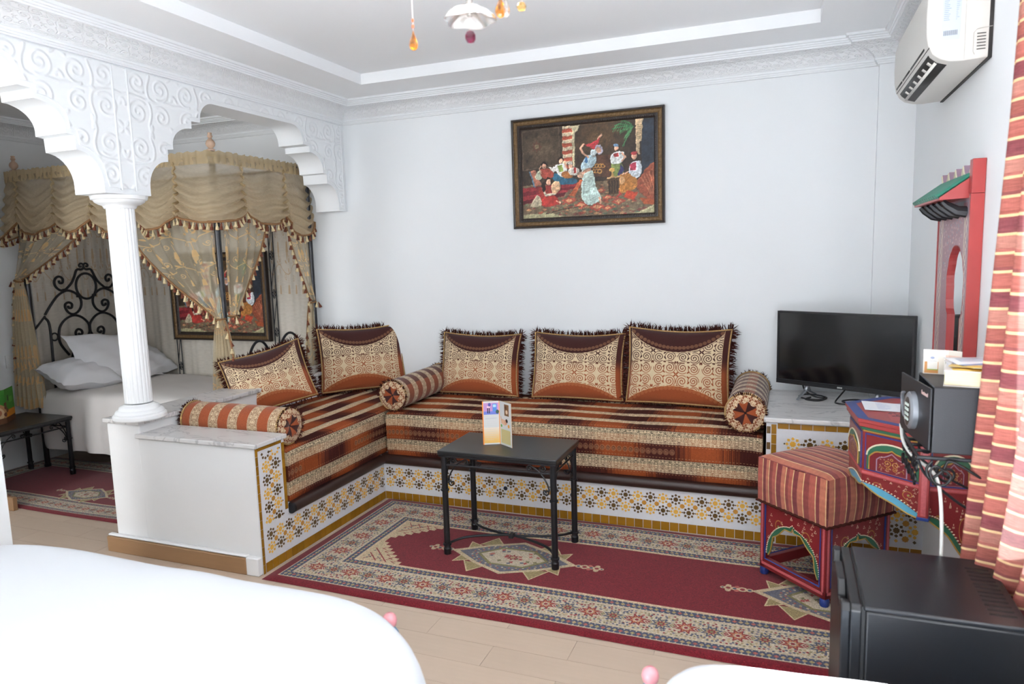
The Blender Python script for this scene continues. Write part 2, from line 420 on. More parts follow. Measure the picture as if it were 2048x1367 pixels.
# ------------------------------------------------------------------ floor
def floor():
    g = G().box(XL-.1, XR+.5, -2.3, D+.1, -.12, -.004)
    fl = struct('floor', g, oak)
    plank = G().box(0, .5885, 0, .1358, -.004, 0).mesh('plank', oak, smooth=False)
    y = 2.327-.137*11; r = 0
    while y < D:
        x = -1.327-.59*7 + (.295 if r % 2 == 0 else 0)
        while x < XR:
            hidden = (y > 3.68 and x > -3.2) or (y > 2.74 and -3.2 < x < -2.95) or x+.58 < XL or (y < .75)
            if not hidden:
                o = bpy.data.objects.new('plank', plank); COL.objects.link(o); o.parent = fl
                o.location = (x, y, 0)
                if x < XL: o.location.x = XL; o.scale.x = (x+.59-XL)/.59
                if x+.59 > XR: o.scale.x = (XR-x)/.59
            x += .59
        y += .137; r += 1
floor()

# ------------------------------------------------------------------ walls, arcade, ceiling
def walls():
    struct('wall_back', G().box(XL-.1, .435, D, D+.12, 0, 2.75).box(.435, XR+.1, D-.04, D+.12, 0, 2.75), plaster)
    struct('wall_left', G().box(XL-.12, XL, -2.3, D+.1, 0, 2.75), plaster)
    struct('wall_alcove', G().box(XL, -4.54, 2.62, 2.78, 0, ZS), plaster)
    struct('baseboard_alcove', G().box(XL, -4.47, 2.77, 2.80, 0, .085), oak_dark, bevel=.004)
    # right wall with a wide window opening
    w = G()
    w.box(XR, XR+.28, 2.3, D+.1, 0, 2.75).box(XR, XR+.28, -2.3, -.75, 0, 2.75).box(XR, XR+.28, -.75, 2.3, 2.32, 2.75).box(XR, XR+.28, -.75, 2.3, 0, .72)
    struct('wall_right', w, plaster)
    fr = G()
    for y in (-.75, .25, 1.25, 2.25): fr.box(XR+.16, XR+.21, y, y+.05, .72, 2.32)
    for z in (.72, 2.27): fr.box(XR+.16, XR+.21, -.75, 2.3, z, z+.05)
    struct('window_1', fr, white_gloss)
    # wall behind the viewer with a wide window
    w = G()
    w.box(XL-.1, -4.4, -2.2, -2.08, 0, 2.75).box(-3.5, -2.4, -2.2, -2.08, 0, 2.75).box(.1, XR+.3, -2.2, -2.08, 0, 2.75)
    w.box(-2.4, .1, -2.2, -2.08, 0, .7).box(-2.4, .1, -2.2, -2.08, 2.4, 2.75).box(-4.4, -3.5, -2.2, -2.08, 0, .7).box(-4.4, -3.5, -2.2, -2.08, 2.4, 2.75)
    struct('wall_front', w, plaster)
    # partition end left of the near bed
    struct('wall_partition', G().box(-3.3, -2.625, 1.45, 1.61, 0, 1.12), white_gloss)
walls()

def lobes(y0, s):
    """lobed arch half: from its springing at y0 up to the crown, s = +1 / -1"""
    zb = 1.843
    p = [(0, zb)]
    p += [(.125-.125*math.cos(t), 1.885+.14*math.sin(t)) for t in np.linspace(0, PI/2, 10)]
    p += [(.128, 2.088), (.165, 2.092)]
    p += [(.30-.135*math.cos(t), 2.115+.103*math.sin(t)) for t in np.linspace(0, PI/2, 10)]
    p += [(.302, 2.257), (.363, 2.26)]
    p += [(.465-.10*math.cos(t), 2.275+.10*math.sin(t)) for t in np.linspace(0, PI/2, 10)]
    return [(y0+s*a, z) for a, z in p]
def arcade():
    A2, B1, B2 = 4.302, 2.695, 2.437; A0 = .83
    poly = [(D, 1.843), (D, ZS+.02), (-2.1, ZS+.02), (-2.1, 0), (A0, 0)] + lobes(A0, 1) + lobes(B2, -1)[::-1] + lobes(B1, 1) + lobes(A2, -1)[::-1]
    to3 = lambda u, v, w: (w, u, v)
    g = G().prism(poly, to3, XB_, XA)
    wa = struct('wall_arcade', g, plaster, smooth=True, angle=30)
    # carved skin on the room face: inside the border lines
    def inset(p): return p
    e = .028
    face = [(D-.045, 1.87), (D-.045, 2.44), (A0-.2, 2.44), (A0-.2, 1.87), (A0-e, 1.87)]
    def off(pts, s):   # push an arch half outwards from the opening by e
        out = []
        for y, z in pts[1:]: out.append((y-s*e*.55, z+e*.8))
        return out
    face += off(lobes(A0, 1), 1) + off(lobes(B2, -1), -1)[::-1] + [(B2+e, 1.87), (B1-e, 1.87)] + off(lobes(B1, 1), 1) + off(lobes(A2, -1), -1)[::-1] + [(A2+e*.8, 1.87)]
    g = G().prism(face, to3, XA-.002, XA+.006, uvf=lambda u, v: ((u-3.5)/.62, (v-1.85)/.62))
    g.build('carved_panel', carved, parent=wa, smooth=False)
    for y in (2.525, 2.607):
        G().box(XA, XA+.011, y-.005, y+.005, 1.86, 2.44).build('moulding_strip', plaster, parent=wa, bevel=.003)
    G().box(XA, XA+.011, D-.045, D-.033, 1.85, 2.44).build('moulding_strip', plaster, parent=wa, bevel=.003)
arcade()

def sweep(g, path, prof, uvs=None, closed=False):
    """profile (offset into the room, z) along a plan path with mitred corners; room on the right of the path"""
    P = [Vector(p) for p in path]; n = len(P); off = []
    for i in range(n):
        d0 = (P[i]-P[i-1]).normalized() if i else (P[1]-P[0]).normalized()
        d1 = (P[i+1]-P[i]).normalized() if i < n-1 else d0
        n0 = Vector((d0.y, -d0.x)); n1 = Vector((d1.y, -d1.x)); b = (n0+n1).normalized()
        off.append(b/max(.2, b.dot(n0)))
    L = 0; vs = []; fs = []; uv = []; m = len(prof); Ls = []
    for i in range(n):
        if i: L += (P[i]-P[i-1]).length
        Ls.append(L)
        for (o, z) in prof: q = P[i]+off[i]*o; vs.append((q.x, q.y, z))
    for i in range(n-1):
        for k in range(m-1):
            fs.append((i*m+k, i*m+k+1, (i+1)*m+k+1, (i+1)*m+k))
            k0, k1 = k/(m-1), (k+1)/(m-1)
            uv.append([(Ls[i]/.24, k0), (Ls[i]/.24, k1), (Ls[i+1]/.24, k1), (Ls[i+1]/.24, k0)])
    g.add(vs, fs, uv)
def cornices():
    low = [(0, 2.447), (.012, 2.449), (.013, 2.456), (.018, 2.458), (.019, 2.466), (.025, 2.468), (.026, 2.478), (.0245, 2.4815)]
    cove = [(.0245, 2.4815), (.030, 2.49), (.045, 2.506), (.072, 2.524), (.105, 2.537), (.143, 2.544)]
    high = [(.143, 2.544), (.148, 2.544), (.149, 2.552), (.156, 2.554), (.157, 2.561), (.164, 2.563), (.165, 2.571), (.176, 2.5725), (.178, 2.585)]
    room = [(XA, -2.1), (XA, D), (.435, D), (.435, D-.04), (XR, D-.04), (XR, -2.1)]
    alc = [(XL, 2.78), (XL, D), (XB_, D), (XB_, 2.4)]
    for k, path in enumerate((room, alc)):
        for j, (prof, m) in enumerate(((low, plaster), (cove, frieze_m), (high, plaster))):
            g = G(); sweep(g, path, prof); struct('trim_%d' % (k*3+j+1), g, m, angle=25)
cornices()
def ceiling():
    x0, x1, y0, y1 = -2.523, .126, .25, 3.93
    g = G().box(XL-.1, x0, -2.3, D+.1, ZS, ZS+.2).box(x1, XR+.5, -2.3, D+.1, ZS, ZS+.2).box(x0, x1, y1, D+.1, ZS, ZS+.2).box(x0, x1, -2.3, y0, ZS, ZS+.2)
    g.box(x0-.02, x1+.02, y0-.02, y1+.02, ZT, ZT+.12)
    struct('ceiling', g, ceil_m, smooth=False)
ceiling()

# ------------------------------------------------------------------ divider wall, ledge, column
def divider():
    g = G()
    pl = [(-3.30, HY), (BX, HY), (BX, 2.752), (-3.075, 2.752), (-3.075, D), (-3.30, D)]
    g.prism([(-3.08, HY+.004), (BX-.004, HY+.004), (BX-.004, 2.752), (-3.08, 2.752)], lambda u, v, w: (u, v, w), 0, .625)
    g.prism([(-3.295, HY+.004), (-3.068, HY+.004), (-3.068, D), (-3.295, D)], lambda u, v, w: (u, v, w), 0, .69)
    wd = struct('wall_divider', g, plaster_rough, bevel=.008, smooth=False)
    G().box(-3.085, -2.312, HY-.012, 2.758, .625, .647).build('marble_cap', marble_m, parent=wd, bevel=.004)
    G().box(-3.31, -3.05, HY-.008, D, .692, .716).build('marble_cap', marble_m, parent=wd, bevel=.004)
    struct('baseboard_divider', G().box(-3.335, -2.408, HY-.03, HY+.004, 0, .082).box(-3.333, -3.29, HY+.0045, 2.9, 0, .0815), oak_dark, bevel=.004)
    # skim-coated foot of the wall above and beside the baseboard
    G().box(-3.335, -2.408, HY-.022, HY+.004, .082, .094).box(-2.408, BX-.004, HY-.03, HY+.004, 0, .09).build('plaster_foot', plaster_rough, parent=wd, bevel=.008)
divider()
def column():
    cx, cy = -3.115, 2.605
    t = thing('column', 'fluted white column standing on the marble ledge under the lobed arches', 'column', (cx, cy, .716))
    c = (cx, cy, 0)
    base = [(.122, .716), (.127, .722), (.127, .736), (.122, .742), (.114, .744), (.116, .750), (.110, .760), (.098, .766), (.094, .778), (.086, .784), (.074, .788), (.069, .794)]
    G().lathe(base, c, 48).build('base', white_gloss, parent=t)
    fl = lambda a: 1-.055*max(0, math.cos(20*a))**.7
    sh = [(.0655-.002*((z-.8)/1.0), z) for z in np.linspace(.80, 1.795, 12)]
    G().lathe(sh, c, 160, flute=fl).build('shaft', white_gloss, parent=t, angle=60)
    cap = [(.068, 1.78), (.073, 1.784), (.075, 1.79), (.079, 1.796), (.096, 1.802), (.112, 1.812), (.117, 1.822), (.126, 1.824), (.128, 1.832), (.130, 1.842)]
    G().lathe(cap, c, 48).build('capital', white_gloss, parent=t)
column()
# ------------------------------------------------------------------ zellige tilework and the built-in bench
zel_white = mat('zellige_white', 'd9dade', rough=.25, var=.05, scale=60)
zel_y = mat('zellige_yellow', 'e0ac45', rough=.3, var=.12, scale=90)
zel_b = mat('zellige_brown', '5d451f', rough=.3, var=.15, scale=90)
zel_o = mat('zellige_amber', 'bd8634', rough=.3, var=.12, scale=90)
zel_k = mat('zellige_black', '1c2230', rough=.3)
zel_border = mat('zellige_ochre_border', '94691c', rough=.25, var=.15, scale=14, rand=.16)
ZEL = [zel_y, zel_b, zel_o, zel_k]
dark_wood = wood('dark_wood', '2c1a16', var=.25, rough=.38, axis=0, scale=9)
dark_wood_y = wood('dark_wood_side', '2c1a16', var=.25, rough=.38, axis=1, scale=9)

def mosaic(g, to3, u0, u1, v0, v1, s, ou, ov, clip=None, odd=()):
    W0, W1 = -.001, .0018
    def put_(poly, m):
        if all(u0 <= p[0] <= u1 and v0 <= p[1] <= v1 for p in poly) and (clip is None or clip(poly)): g.prism(poly, to3, W0, W1, m)
    i0, i1 = int((u0-ou)/s)-1, int((u1-ou)/s)+2; j0, j1 = int((v0-ov)/s)-1, int((v1-ov)/s)+2
    for i in range(i0, i1):
        for j in range(j0, j1):
            c = (ou+i*s, ov+j*s); m = (i+j) % 2
            put_(star(c, .205*s, 8, .8, PI/8), m)
            for k in range(8):
                a = k*PI/4; r = (.345 if k % 2 == 0 else .36)*s; q = .112*s
                cc = (c[0]+r*math.cos(a), c[1]+r*math.sin(a))
                put_([(cc[0]+q*math.cos(a+h*PI/2), cc[1]+q*math.sin(a+h*PI/2)) for h in range(4)], m)
            c2 = (c[0]+s/2, c[1]+s/2)
            put_(star(c2, .205*s, 8, .8, 0), 3 if (i, j) in odd else 2)
            c3 = (c[0]+s/2, c[1]); q = .065*s
            put_([(c3[0], c3[1]-q), (c3[0]+q, c3[1]), (c3[0], c3[1]+q), (c3[0]-q, c3[1])], 1)
_tm = {}
def tiles(parent, to3frame, u0, u1, v, w, h, gap=.003):
    """a row of single border tiles along u; to3frame(u, v) -> matrix placing the tile with its face outward"""
    key = (w, h)
    if key not in _tm:
        _tm[key] = G().box(-w/2+gap/2, w/2-gap/2, -.002, .0022, -h/2+gap/2, h/2-gap/2).mesh('tile', zel_border, smooth=False)
    n = max(1, round((u1-u0)/w))
    for i in range(n):
        o = bpy.data.objects.new('tile', _tm[key]); COL.objects.link(o)
        put(o, parent)
        o.matrix_basis = to3frame(u0+(u1-u0)*(i+.5)/n, v)
def F_front(y): return lambda u, v: Matrix.Translation((u, y, v))                       # faces -Y
def F_frontv(y): return lambda u, v: Matrix.Translation((v, y, u))
def F_side(x): return lambda u, v: Matrix.Translation((x, u, v)) @ Matrix.Rotation(PI/2, 4, 'Z')   # faces +X
def F_sidev(x): return lambda u, v: Matrix.Translation((x, v, u)) @ Matrix.Rotation(PI/2, 4, 'Z')

def bench():
    t = thing('built_in_bench', 'corner bench base clad in white, yellow and brown star tiles with dark wood rail', 'bench', (BX, BY, 0))
    G().box(-3.066, BX-.004, 2.754, D, 0, .285).box(BX-.004, -.092, BY+.004, D, 0, .285).build('core', plaster, parent=t, smooth=False)
    sx = lambda u, v, w: (BX+w, u, v); sy = lambda u, v, w: (u, BY-w, v)
    lpoly = [(HY, 0), (BY+.004, 0), (BY+.004, .232), (2.752, .232), (2.752, .625), (HY, .625)]
    G().prism(lpoly, sx, -.004, 0).prism([(BX, 0), (-.09, 0), (-.09, .232), (BX, .232)], sy, -.004, 0).build('tile_ground', zel_white, parent=t, smooth=False)
    s = .0675
    g = G(); mosaic(g, sx, HY+.036, BY-.004, .072, .226, s, HY+.036+s*.5, .078+s/2)
    mosaic(g, sx, HY+.036, 2.726, .226, .596, s, HY+.036+s*.5, .078+s/2)
    g.build('mosaic', ZEL, parent=t, kind='stuff', smooth=False)
    g = G(); mosaic(g, sy, BX+.006, -.1, .072, .226, s, BX+.04, .078+s/2, odd=((11, 0), (17, 0)))
    g.build('mosaic', ZEL, parent=t, kind='stuff', smooth=False)
    tiles(t, F_side(BX), HY+.02, BY, .026, .048, .05)
    tiles(t, F_front(BY), BX+.003, -.092, .026, .048, .05)
    tiles(t, F_sidev(BX), .0, .625, HY+.010, .018, .046) if False else None
    for (yy, z0, z1, ww) in ((HY+.009, 0, .625, .018), (2.740, .262, .605, .022)):
        key = ('v', ww)
        if key not in _tm: _tm[key] = G().box(-ww/2+.001, ww/2-.001, -.002, .0022, -.0215, .0215).mesh('tile', zel_border, smooth=False)
        n = round((z1-z0)/.0455)
        for i in range(n):
            o = bpy.data.objects.new('tile', _tm[key]); COL.objects.link(o); put(o, t)
            o.matrix_basis = F_side(BX)(yy, z0+(z1-z0)*(i+.5)/n)
    tiles(t, F_side(BX), HY+.02, 2.73, .614, .046, .02)
    # wooden rails with a rounded nose
    def nose(n=8):
        return [(.03, .285), (-.05, .285), (-.05, .232), (.03, .232)][::-1]
    pr = [(-.05, .286), (-.05, .230)] + [(.008+.024*math.sin(a), .258-.028*math.cos(a)) for a in np.linspace(0, PI, 9)]
    G().prism(pr, lambda u, v, w: (BX+u, w, v), 2.772, BY-.02).build('rail', dark_wood_y, parent=t)
    G().prism(pr, lambda u, v, w: (w, BY-u, v), BX-.02, -.094).build('rail', dark_wood, parent=t)
    G().lathe([(.0, 2.758), (.022, 2.758), (.029, 2.762), (.029, 2.775)], (BX+.006, 0, .258), 20, axis='y').build('rail_cap', iron, parent=t)
bench()

def tv_plinth():
    x0, z1 = -.088, .630
    t = thing('tiled_plinth', 'tiled television plinth with white marble top, at right end of bench', 'plinth', (x0, BY, 0))
    G().box(x0, XR, BY+.004, D-.042, 0, z1).build('core', plaster, parent=t, smooth=False)
    G().box(x0, XR, BY, BY+.004, 0, z1).build('tile_ground', zel_white, parent=t, smooth=False)
    G().box(x0-.012, XR, BY-.02, D-.12, z1, .655).build('marble_cap', marble_m, parent=t, bevel=.006)
    G().box(x0-.012, .433, D-.119, D, z1, .6545).box(.434, XR, D-.119, D-.041, z1, .6545).build('marble_cap', marble_m, parent=t, bevel=.003)
    sy = lambda u, v, w: (u, BY-w, v)
    s = .078
    g = G(); mosaic(g, sy, x0+.075, XR-.01, .072, .572, s, x0+.125, .572-s*.62)
    for k in range(7): g.box(x0+.002, x0+.02, BY-.0018, BY+.001, .05+.082*k+.03, .05+.082*k+.066, 1)
    g.build('mosaic', ZEL, parent=t, kind='stuff', smooth=False)
    tiles(t, F_front(BY), x0+.052, XR, .612, .055, .03)
    tiles(t, F_front(BY), x0+.052, XR, .026, .05, .05)
    key = 'pv'; _tm[key] = G().box(-.012, .012, -.002, .0022, -.0245, .0245).mesh('tile', zel_border, smooth=False)
    for i in range(12):
        o = bpy.data.objects.new('tile', _tm[key]); COL.objects.link(o); put(o, t); o.matrix_basis = F_front(BY)(x0+.036, .62-.051*(i+.5))
tv_plinth()

# ------------------------------------------------------------------ woven fabrics
CREAM, RUST, BROWN, TAN = rgb('d3bd9c'), rgb('944a29'), rgb('3d1e1c'), rgb('a9805a')
LACE = lace_tile(72, .034)
def sstep(a, b, x): t = np.clip((x-a)/(b-a), 0, 1); return t*t*(3-2*t)
def ikat(u, n, per, seed):
    """brown / rust shading along the cloth with streaky edges; u in metres"""
    r = np.random.default_rng(seed); ph = r.uniform(0, 6.28)
    st = np.interp(np.arange(len(u)), np.arange(0, len(u), 2), r.normal(0, .28, (len(u)+1)//2))
    return sstep(-.9, .8, np.sin(2*PI*u/per+ph)+st)*.92+.04
def mattress_image(name, length, w=1200, seed=1):
    H = 520; V = 1.03; u = np.arange(w)/w*length; v = np.arange(H)/H*V
    a = np.empty((H, w, 3))
    bands = [(0, .034), (.107, .190), (.262, .345), (.405, .505), (.565, .665), (.725, .825), (.885, 1.03)]
    for k, (b0, b1) in enumerate(bands):
        m = ikat(u, 0, .47 if k < 3 else .52, seed*10+k)
        m2 = ikat(u, 0, .47 if k < 3 else .52, seed*10+k)
        row = BROWN + (RUST-BROWN)*m[:, None]
        a[(v >= b0-.001) & (v <= b1+.04)] = row
    base = a.copy()
    def lace(v0, v1, fine):
        r0, r1 = int(v0/V*H), int(v1/V*H); hh = r1-r0
        T = LACE; n = T.shape[0]
        yy = (np.arange(hh)/hh*n*(.5 if fine else 1)).astype(int) % n
        xx = (np.arange(w)/w*length/((v1-v0)*(2.2 if fine else 1.0))*n).astype(int) % n
        c = np.clip(T[yy][:, xx]*1.0+.12, 0, 1)[..., None]
        if fine: c = np.clip(c+.35, 0, 1)
        a[r0:r1] = base[r0:r1]*.8*(1-c)+CREAM*c
        for r in (r0, r1-1): a[r] = a[r]*.4+BROWN*.6
    for v0, v1 in ((.034, .107), (.190, .262)): lace(v0, v1, False)
    for v0, v1 in ((.345, .405), (.505, .565), (.665, .725), (.825, .885)): lace(v0, v1, True)
    dash = (np.arange(w) % 10 < 5)
    for vv in (.026, .116, .181, .272):
        r = int(vv/V*H); a[r:r+2, dash] = a[r:r+2, dash]*.35+TAN*.65
    c = C(w, H); c.a = a[::-1].copy()
    for x in np.arange(0, length, .0315):
        if math.sin(x*5+seed) > -.4: 
            cx, cy = x/length*w, H-.149/V*H
            c.disc(cx, cy, 8.5, TAN, op=.5); c.disc(cx, cy, 6, BROWN, op=.5); c.line(spiral((cx, cy), 5, 1.2, 0, 1, 10), 1.3, TAN, op=.6)
    c.noise(.06); return c.img(name)
def mattress(name, label, origin, along, inward, length, depth, im):
    m = imat(name+'_cloth', im, rough=.9, bump=.35, sheen=0, spec=.08, noise=.1)
    z0, z1, r = .288, ZM, .035
    prof = [(0.006, z0+.0), (0, z0+.02)] + [(0, z1-r)] + [(r-r*math.cos(a), z1-r+r*math.sin(a)) for a in np.linspace(.2, PI/2, 7)] + [(depth*.25, z1+.004), (depth*.5, z1+.006), (depth*.75, z1+.004), (depth, z1-.004)]
    L = [0]
    for p, q in zip(prof[:-1], prof[1:]): L.append(L[-1]+math.dist(p, q))
    O = Vector(origin); A = Vector(along); I = Vector(inward)
    n = 40; vs = []; fs = []; uv = []; k = len(prof)
    for i in range(n+1):
        s_ = i/n*length
        for j, (d, z) in enumerate(prof):
            e = min(i, n-i); sh = .012 if e == 0 else (.003 if e == 1 else 0)
            bul = .006*math.sin(PI*min(1, (z-z0)/(z1-z0))) if d < .03 else 0
            wob = .003*math.sin(s_*9+j)+.002*math.sin(s_*23+2*j)
            p = O + A*(s_ + (sh if i < n/2 else -sh)) + I*(d-bul+sh*.6+(wob if d < .03 else 0)); vs.append((p.x, p.y, z-sh*.7+(wob if d > .03 else 0)))
    for i in range(n):
        for j in range(k-1):
            fs.append((i*k+j, (i+1)*k+j, (i+1)*k+j+1, i*k+j+1))
            uv.append([(i/n, L[j]/1.03), ((i+1)/n, L[j]/1.03), ((i+1)/n, L[j+1]/1.03), (i/n, L[j+1]/1.03)])
    for i in (0, n):
        b0 = len(vs); p = O+A*(i/n*length)+I*depth; vs.append((p.x, p.y, z0))
        fs.append(tuple(i*k+j for j in range(k))+(b0,)); uv.append([(i/n+.01, (z-z0)/1.03) for d, z in prof]+[(i/n, 0)])
    return tag(G().add(vs, fs, uv).build(name, m, angle=50), label, 'mattress', 'striped bench mattresses')
mattress('bench_mattress', 'long striped rust and brown bench mattress along the back wall', (BX+.012, BY, 0), (1, 0, 0), (0, 1, 0), 2.225, D-BY-.01, mattress_image('mattress_weave', 2.225, 1300, 1))
mattress('bench_mattress', 'shorter striped rust and brown mattress on the bench against the marble ledge', (BX, 2.768, 0), (0, 1, 0), (-1, 0, 0), D-2.768-.006, .735, mattress_image('mattress_weave_short', 1.62, 950, 3))

# ------------------------------------------------------------------ cushions
def cushion_image():
    W, H = 640, 500; c = C(W, H)
    y, x = np.mgrid[0:H, 0:W]; fy = y/H; fx = x/W
    grad = sstep(.38, .62, fy)[..., None]; bgc = BROWN*(1-grad)+RUST*grad
    T = lace_tile(100, .03); n = T.shape[0]
    k = T[(y*n/ (H*.62)).astype(int) % n, (np.abs(x-W*.5)*n/(W*.47)).astype(int) % n]
    k = np.clip(k*.97+.04, 0, 1)[..., None]
    a = bgc*(1-k)+CREAM*k
    b = 1-((fx-.48)/.47)**2
    top = .02+.30*np.clip(b, 0, 1)**.8 + .006*np.abs(np.sin(fx*58))
    bot = .965-.20*np.clip(b, 0, 1)**.9 + .008*np.abs(np.sin(fx*52))
    a[(fy < top)] = BROWN; a[(fy > bot)] = RUST
    side = (fx > .93) | (fx < .035); a[side] = (BROWN*1.1*(1-grad)+RUST*grad)[side]
    c.a = a
    xs = np.linspace(.035, .93, 60); bb = np.clip(1-((xs-.48)/.47)**2, 0, 1)
    c.line([(X*W, (.02+.30*B**.8)*H+3*abs(math.sin(X*58))) for X, B in zip(xs, bb)], 3.2, 'd8bf98'); c.line([(X*W, (.035+.30*B**.8)*H) for X, B in zip(xs, bb)], 2, '2a1210')
    c.line([(X*W, (.965-.20*B**.9)*H+4*abs(math.sin(X*52))) for X, B in zip(xs, bb)], 3, 'd8b48c')
    for i in range(23):
        X = .06+.85*i/22; B = max(0, 1-((X-.48)/.47)**2)
        for (Y, c1, op) in (((-.005+.265*B**.8), '7d5a42', .9), ((1.0-.205*B**.9), 'b87a50', .5)):
            if Y*H < 6: continue
            c.disc(X*W, Y*H, 12, c1, op=op); c.disc(X*W, Y*H, 9, '5a3526' if op > .8 else '9c4f2a', op=.8); c.line(spiral((X*W, Y*H), 8, 1.5, i, 1, 14), 2, c1, op=op)
    c.line([(.93*W, .03*H), (.925*W, .94*H)], 2.5, 'd0b48c'); c.line([(.04*W, .03*H), (.04*W, .95*H)], 2, 'c0a078')
    c.noise(.05); return c.img('cushion_weave')
cush_m = imat('cushion_cloth', cushion_image(), rough=.85, bump=.4, sheen=.25, spec=.15, noise=.08)
velvet = mat('brown_velvet', '46221c', rough=.9, var=.15, sheen=.4, spec=.1)
fringe_m = mat('fringe_yarn', '43211c', rough=.9, var=.25, scale=40, spec=.1)
def cord_mat():
    m, N, L, B = newmat('gold_cord'); uv = N.new('ShaderNodeUVMap'); uv.uv_map = 'UVMap'
    w = N.new('ShaderNodeTexWave'); w.inputs['Scale'].default_value = 45; w.bands_direction = 'X'; L.new(uv.outputs[0], w.inputs[0])
    r = N.new('ShaderNodeMix'); r.data_type = 'RGBA'; r.inputs[6].default_value = lin('5a3420'); r.inputs[7].default_value = lin('d2ac6c')
    L.new(w.outputs[1], r.inputs[0]); L.new(r.outputs[2], B.inputs['Base Color']); B.inputs['Roughness'].default_value = .7; return m
cord_m = cord_mat()
def strand(g, p, d, L, w=.0032):
    p = Vector(p); d = Vector(d).normalized(); a = d.orthogonal().normalized(); b = d.cross(a)
    mid = p+d*L*.55+Vector((random.uniform(-1, 1), random.uniform(-1, 1), random.uniform(-1, .6)))*L*.18
    tip = p+d*L+Vector((random.uniform(-1, 1), random.uniform(-1, 1), random.uniform(-1.2, .6)))*L*.3
    r0 = [p+w*(math.cos(t)*a+math.sin(t)*b) for t in (0, 2.1, 4.2)]; r1 = [mid+w*.9*(math.cos(t)*a+math.sin(t)*b) for t in (0, 2.1, 4.2)]
    g.add(r0+r1+[tip], [(0, 1, 4, 3), (1, 2, 5, 4), (2, 0, 3, 5), (3, 4, 6), (4, 5, 6), (5, 3, 6)])
def cushion_proto(W=.56, H=.425, T=.085):
    def P(u, v, side):
        x = W/2*u*(1-.05*(1-v*v)); zt = H/2*v*(1-(.10 if v > 0 else .02)*(1-u*u))
        t = T*max(0, (1-u**2)*(1-v**2))**.42
        return (x, side*t*(1.0 if side < 0 else .7) + .012*math.sin(3*u+v), zt+H/2)
    t = thing('throw_cushion', 'x', 'cushion', world=False)
    m = 26
    g = G().grid(lambda a, b: P(2*a-1, 2*b-1, -1), m, m, m=0, uvf=lambda a, b: (a, b))
    g.grid(lambda a, b: P(2*a-1, 2*b-1, 1), m, m, m=1, flip=True)
    g.build('cover', [cush_m, velvet], parent=t, angle=80)
    per = [(2*i/40-1, 1) for i in range(40)]+[(1, 1-2*i/30) for i in range(30)]+[(1-2*i/40, -1) for i in range(40)]+[(-1, 2*i/30-1) for i in range(30)]
    G().tube([Vector(P(u*.975, v*.97, -1))+Vector((0, -.003, 0)) for u, v in per], .0042, 6, closed=True).build('cord', cord_m, parent=t)
    g = G()
    for i in range(560):
        k = random.random()*len(per); a = per[int(k)]; b = per[(int(k)+1) % len(per)]; f = k-int(k)
        u, v = a[0]+(b[0]-a[0])*f, a[1]+(b[1]-a[1])*f
        if v < -.99 and random.random() < .75: continue
        p = Vector(P(u, v, -1)); o = Vector((u if abs(u) > .99 else 0, random.uniform(-.5, .5), v if abs(v) > .99 else 0))
        if o.length < .3: o.z = 1
        strand(g, p, o+Vector((random.uniform(-.3, .3), 0, random.uniform(-.3, .3))), random.uniform(.026, .042))
    g.build('fringe', fringe_m, parent=t, kind='stuff', smooth=False)
    return t
_c = cushion_proto()
def place(o, loc, az, lean, roll=0, scale=(1, 1, 1)):
    o.location = loc; o.rotation_mode = 'QUATERNION'
    o.rotation_quaternion = (Matrix.Rotation(az, 3, 'Z') @ Matrix.Rotation(-lean, 3, 'X') @ Matrix.Rotation(roll, 3, 'Y')).to_quaternion(); o.scale = scale
CUSH = [((-3.00, 3.52, .575), math.radians(38), .42, -.26, (.93, 1, .95), 'slumped fringed cushion tilting against the ledge behind the front bolster'),
        ((-2.80, 4.20, .568), math.radians(38), .26, -.02, (1.09, 1, 1.10), 'fringed cushion propped upright in the corner of the two benches'),
        ((-1.930, 4.235, .566), 0, .26, .01, (1.04, 1, 1.0), 'fringed lace-patterned cushion by the back wall beside the corner bolster'),
        ((-1.245, 4.235, .566), 0, .28, 0, (1.10, 1, 1.03), 'middle one of three fringed cushions under the large painting'),
        ((-.615, 4.215, .566), 0, .25, .015, (1.12, 1, 1.12), 'fringed lace-patterned cushion touching the bolster next to the television plinth')]
for i, (loc, az, lean, roll, scl, lab) in enumerate(CUSH):
    o = _c if i == 0 else copy_tree(_c); place(o, loc, az, lean, roll, scl); tag(o, lab, 'cushion', 'fringed cushions on the corner bench')

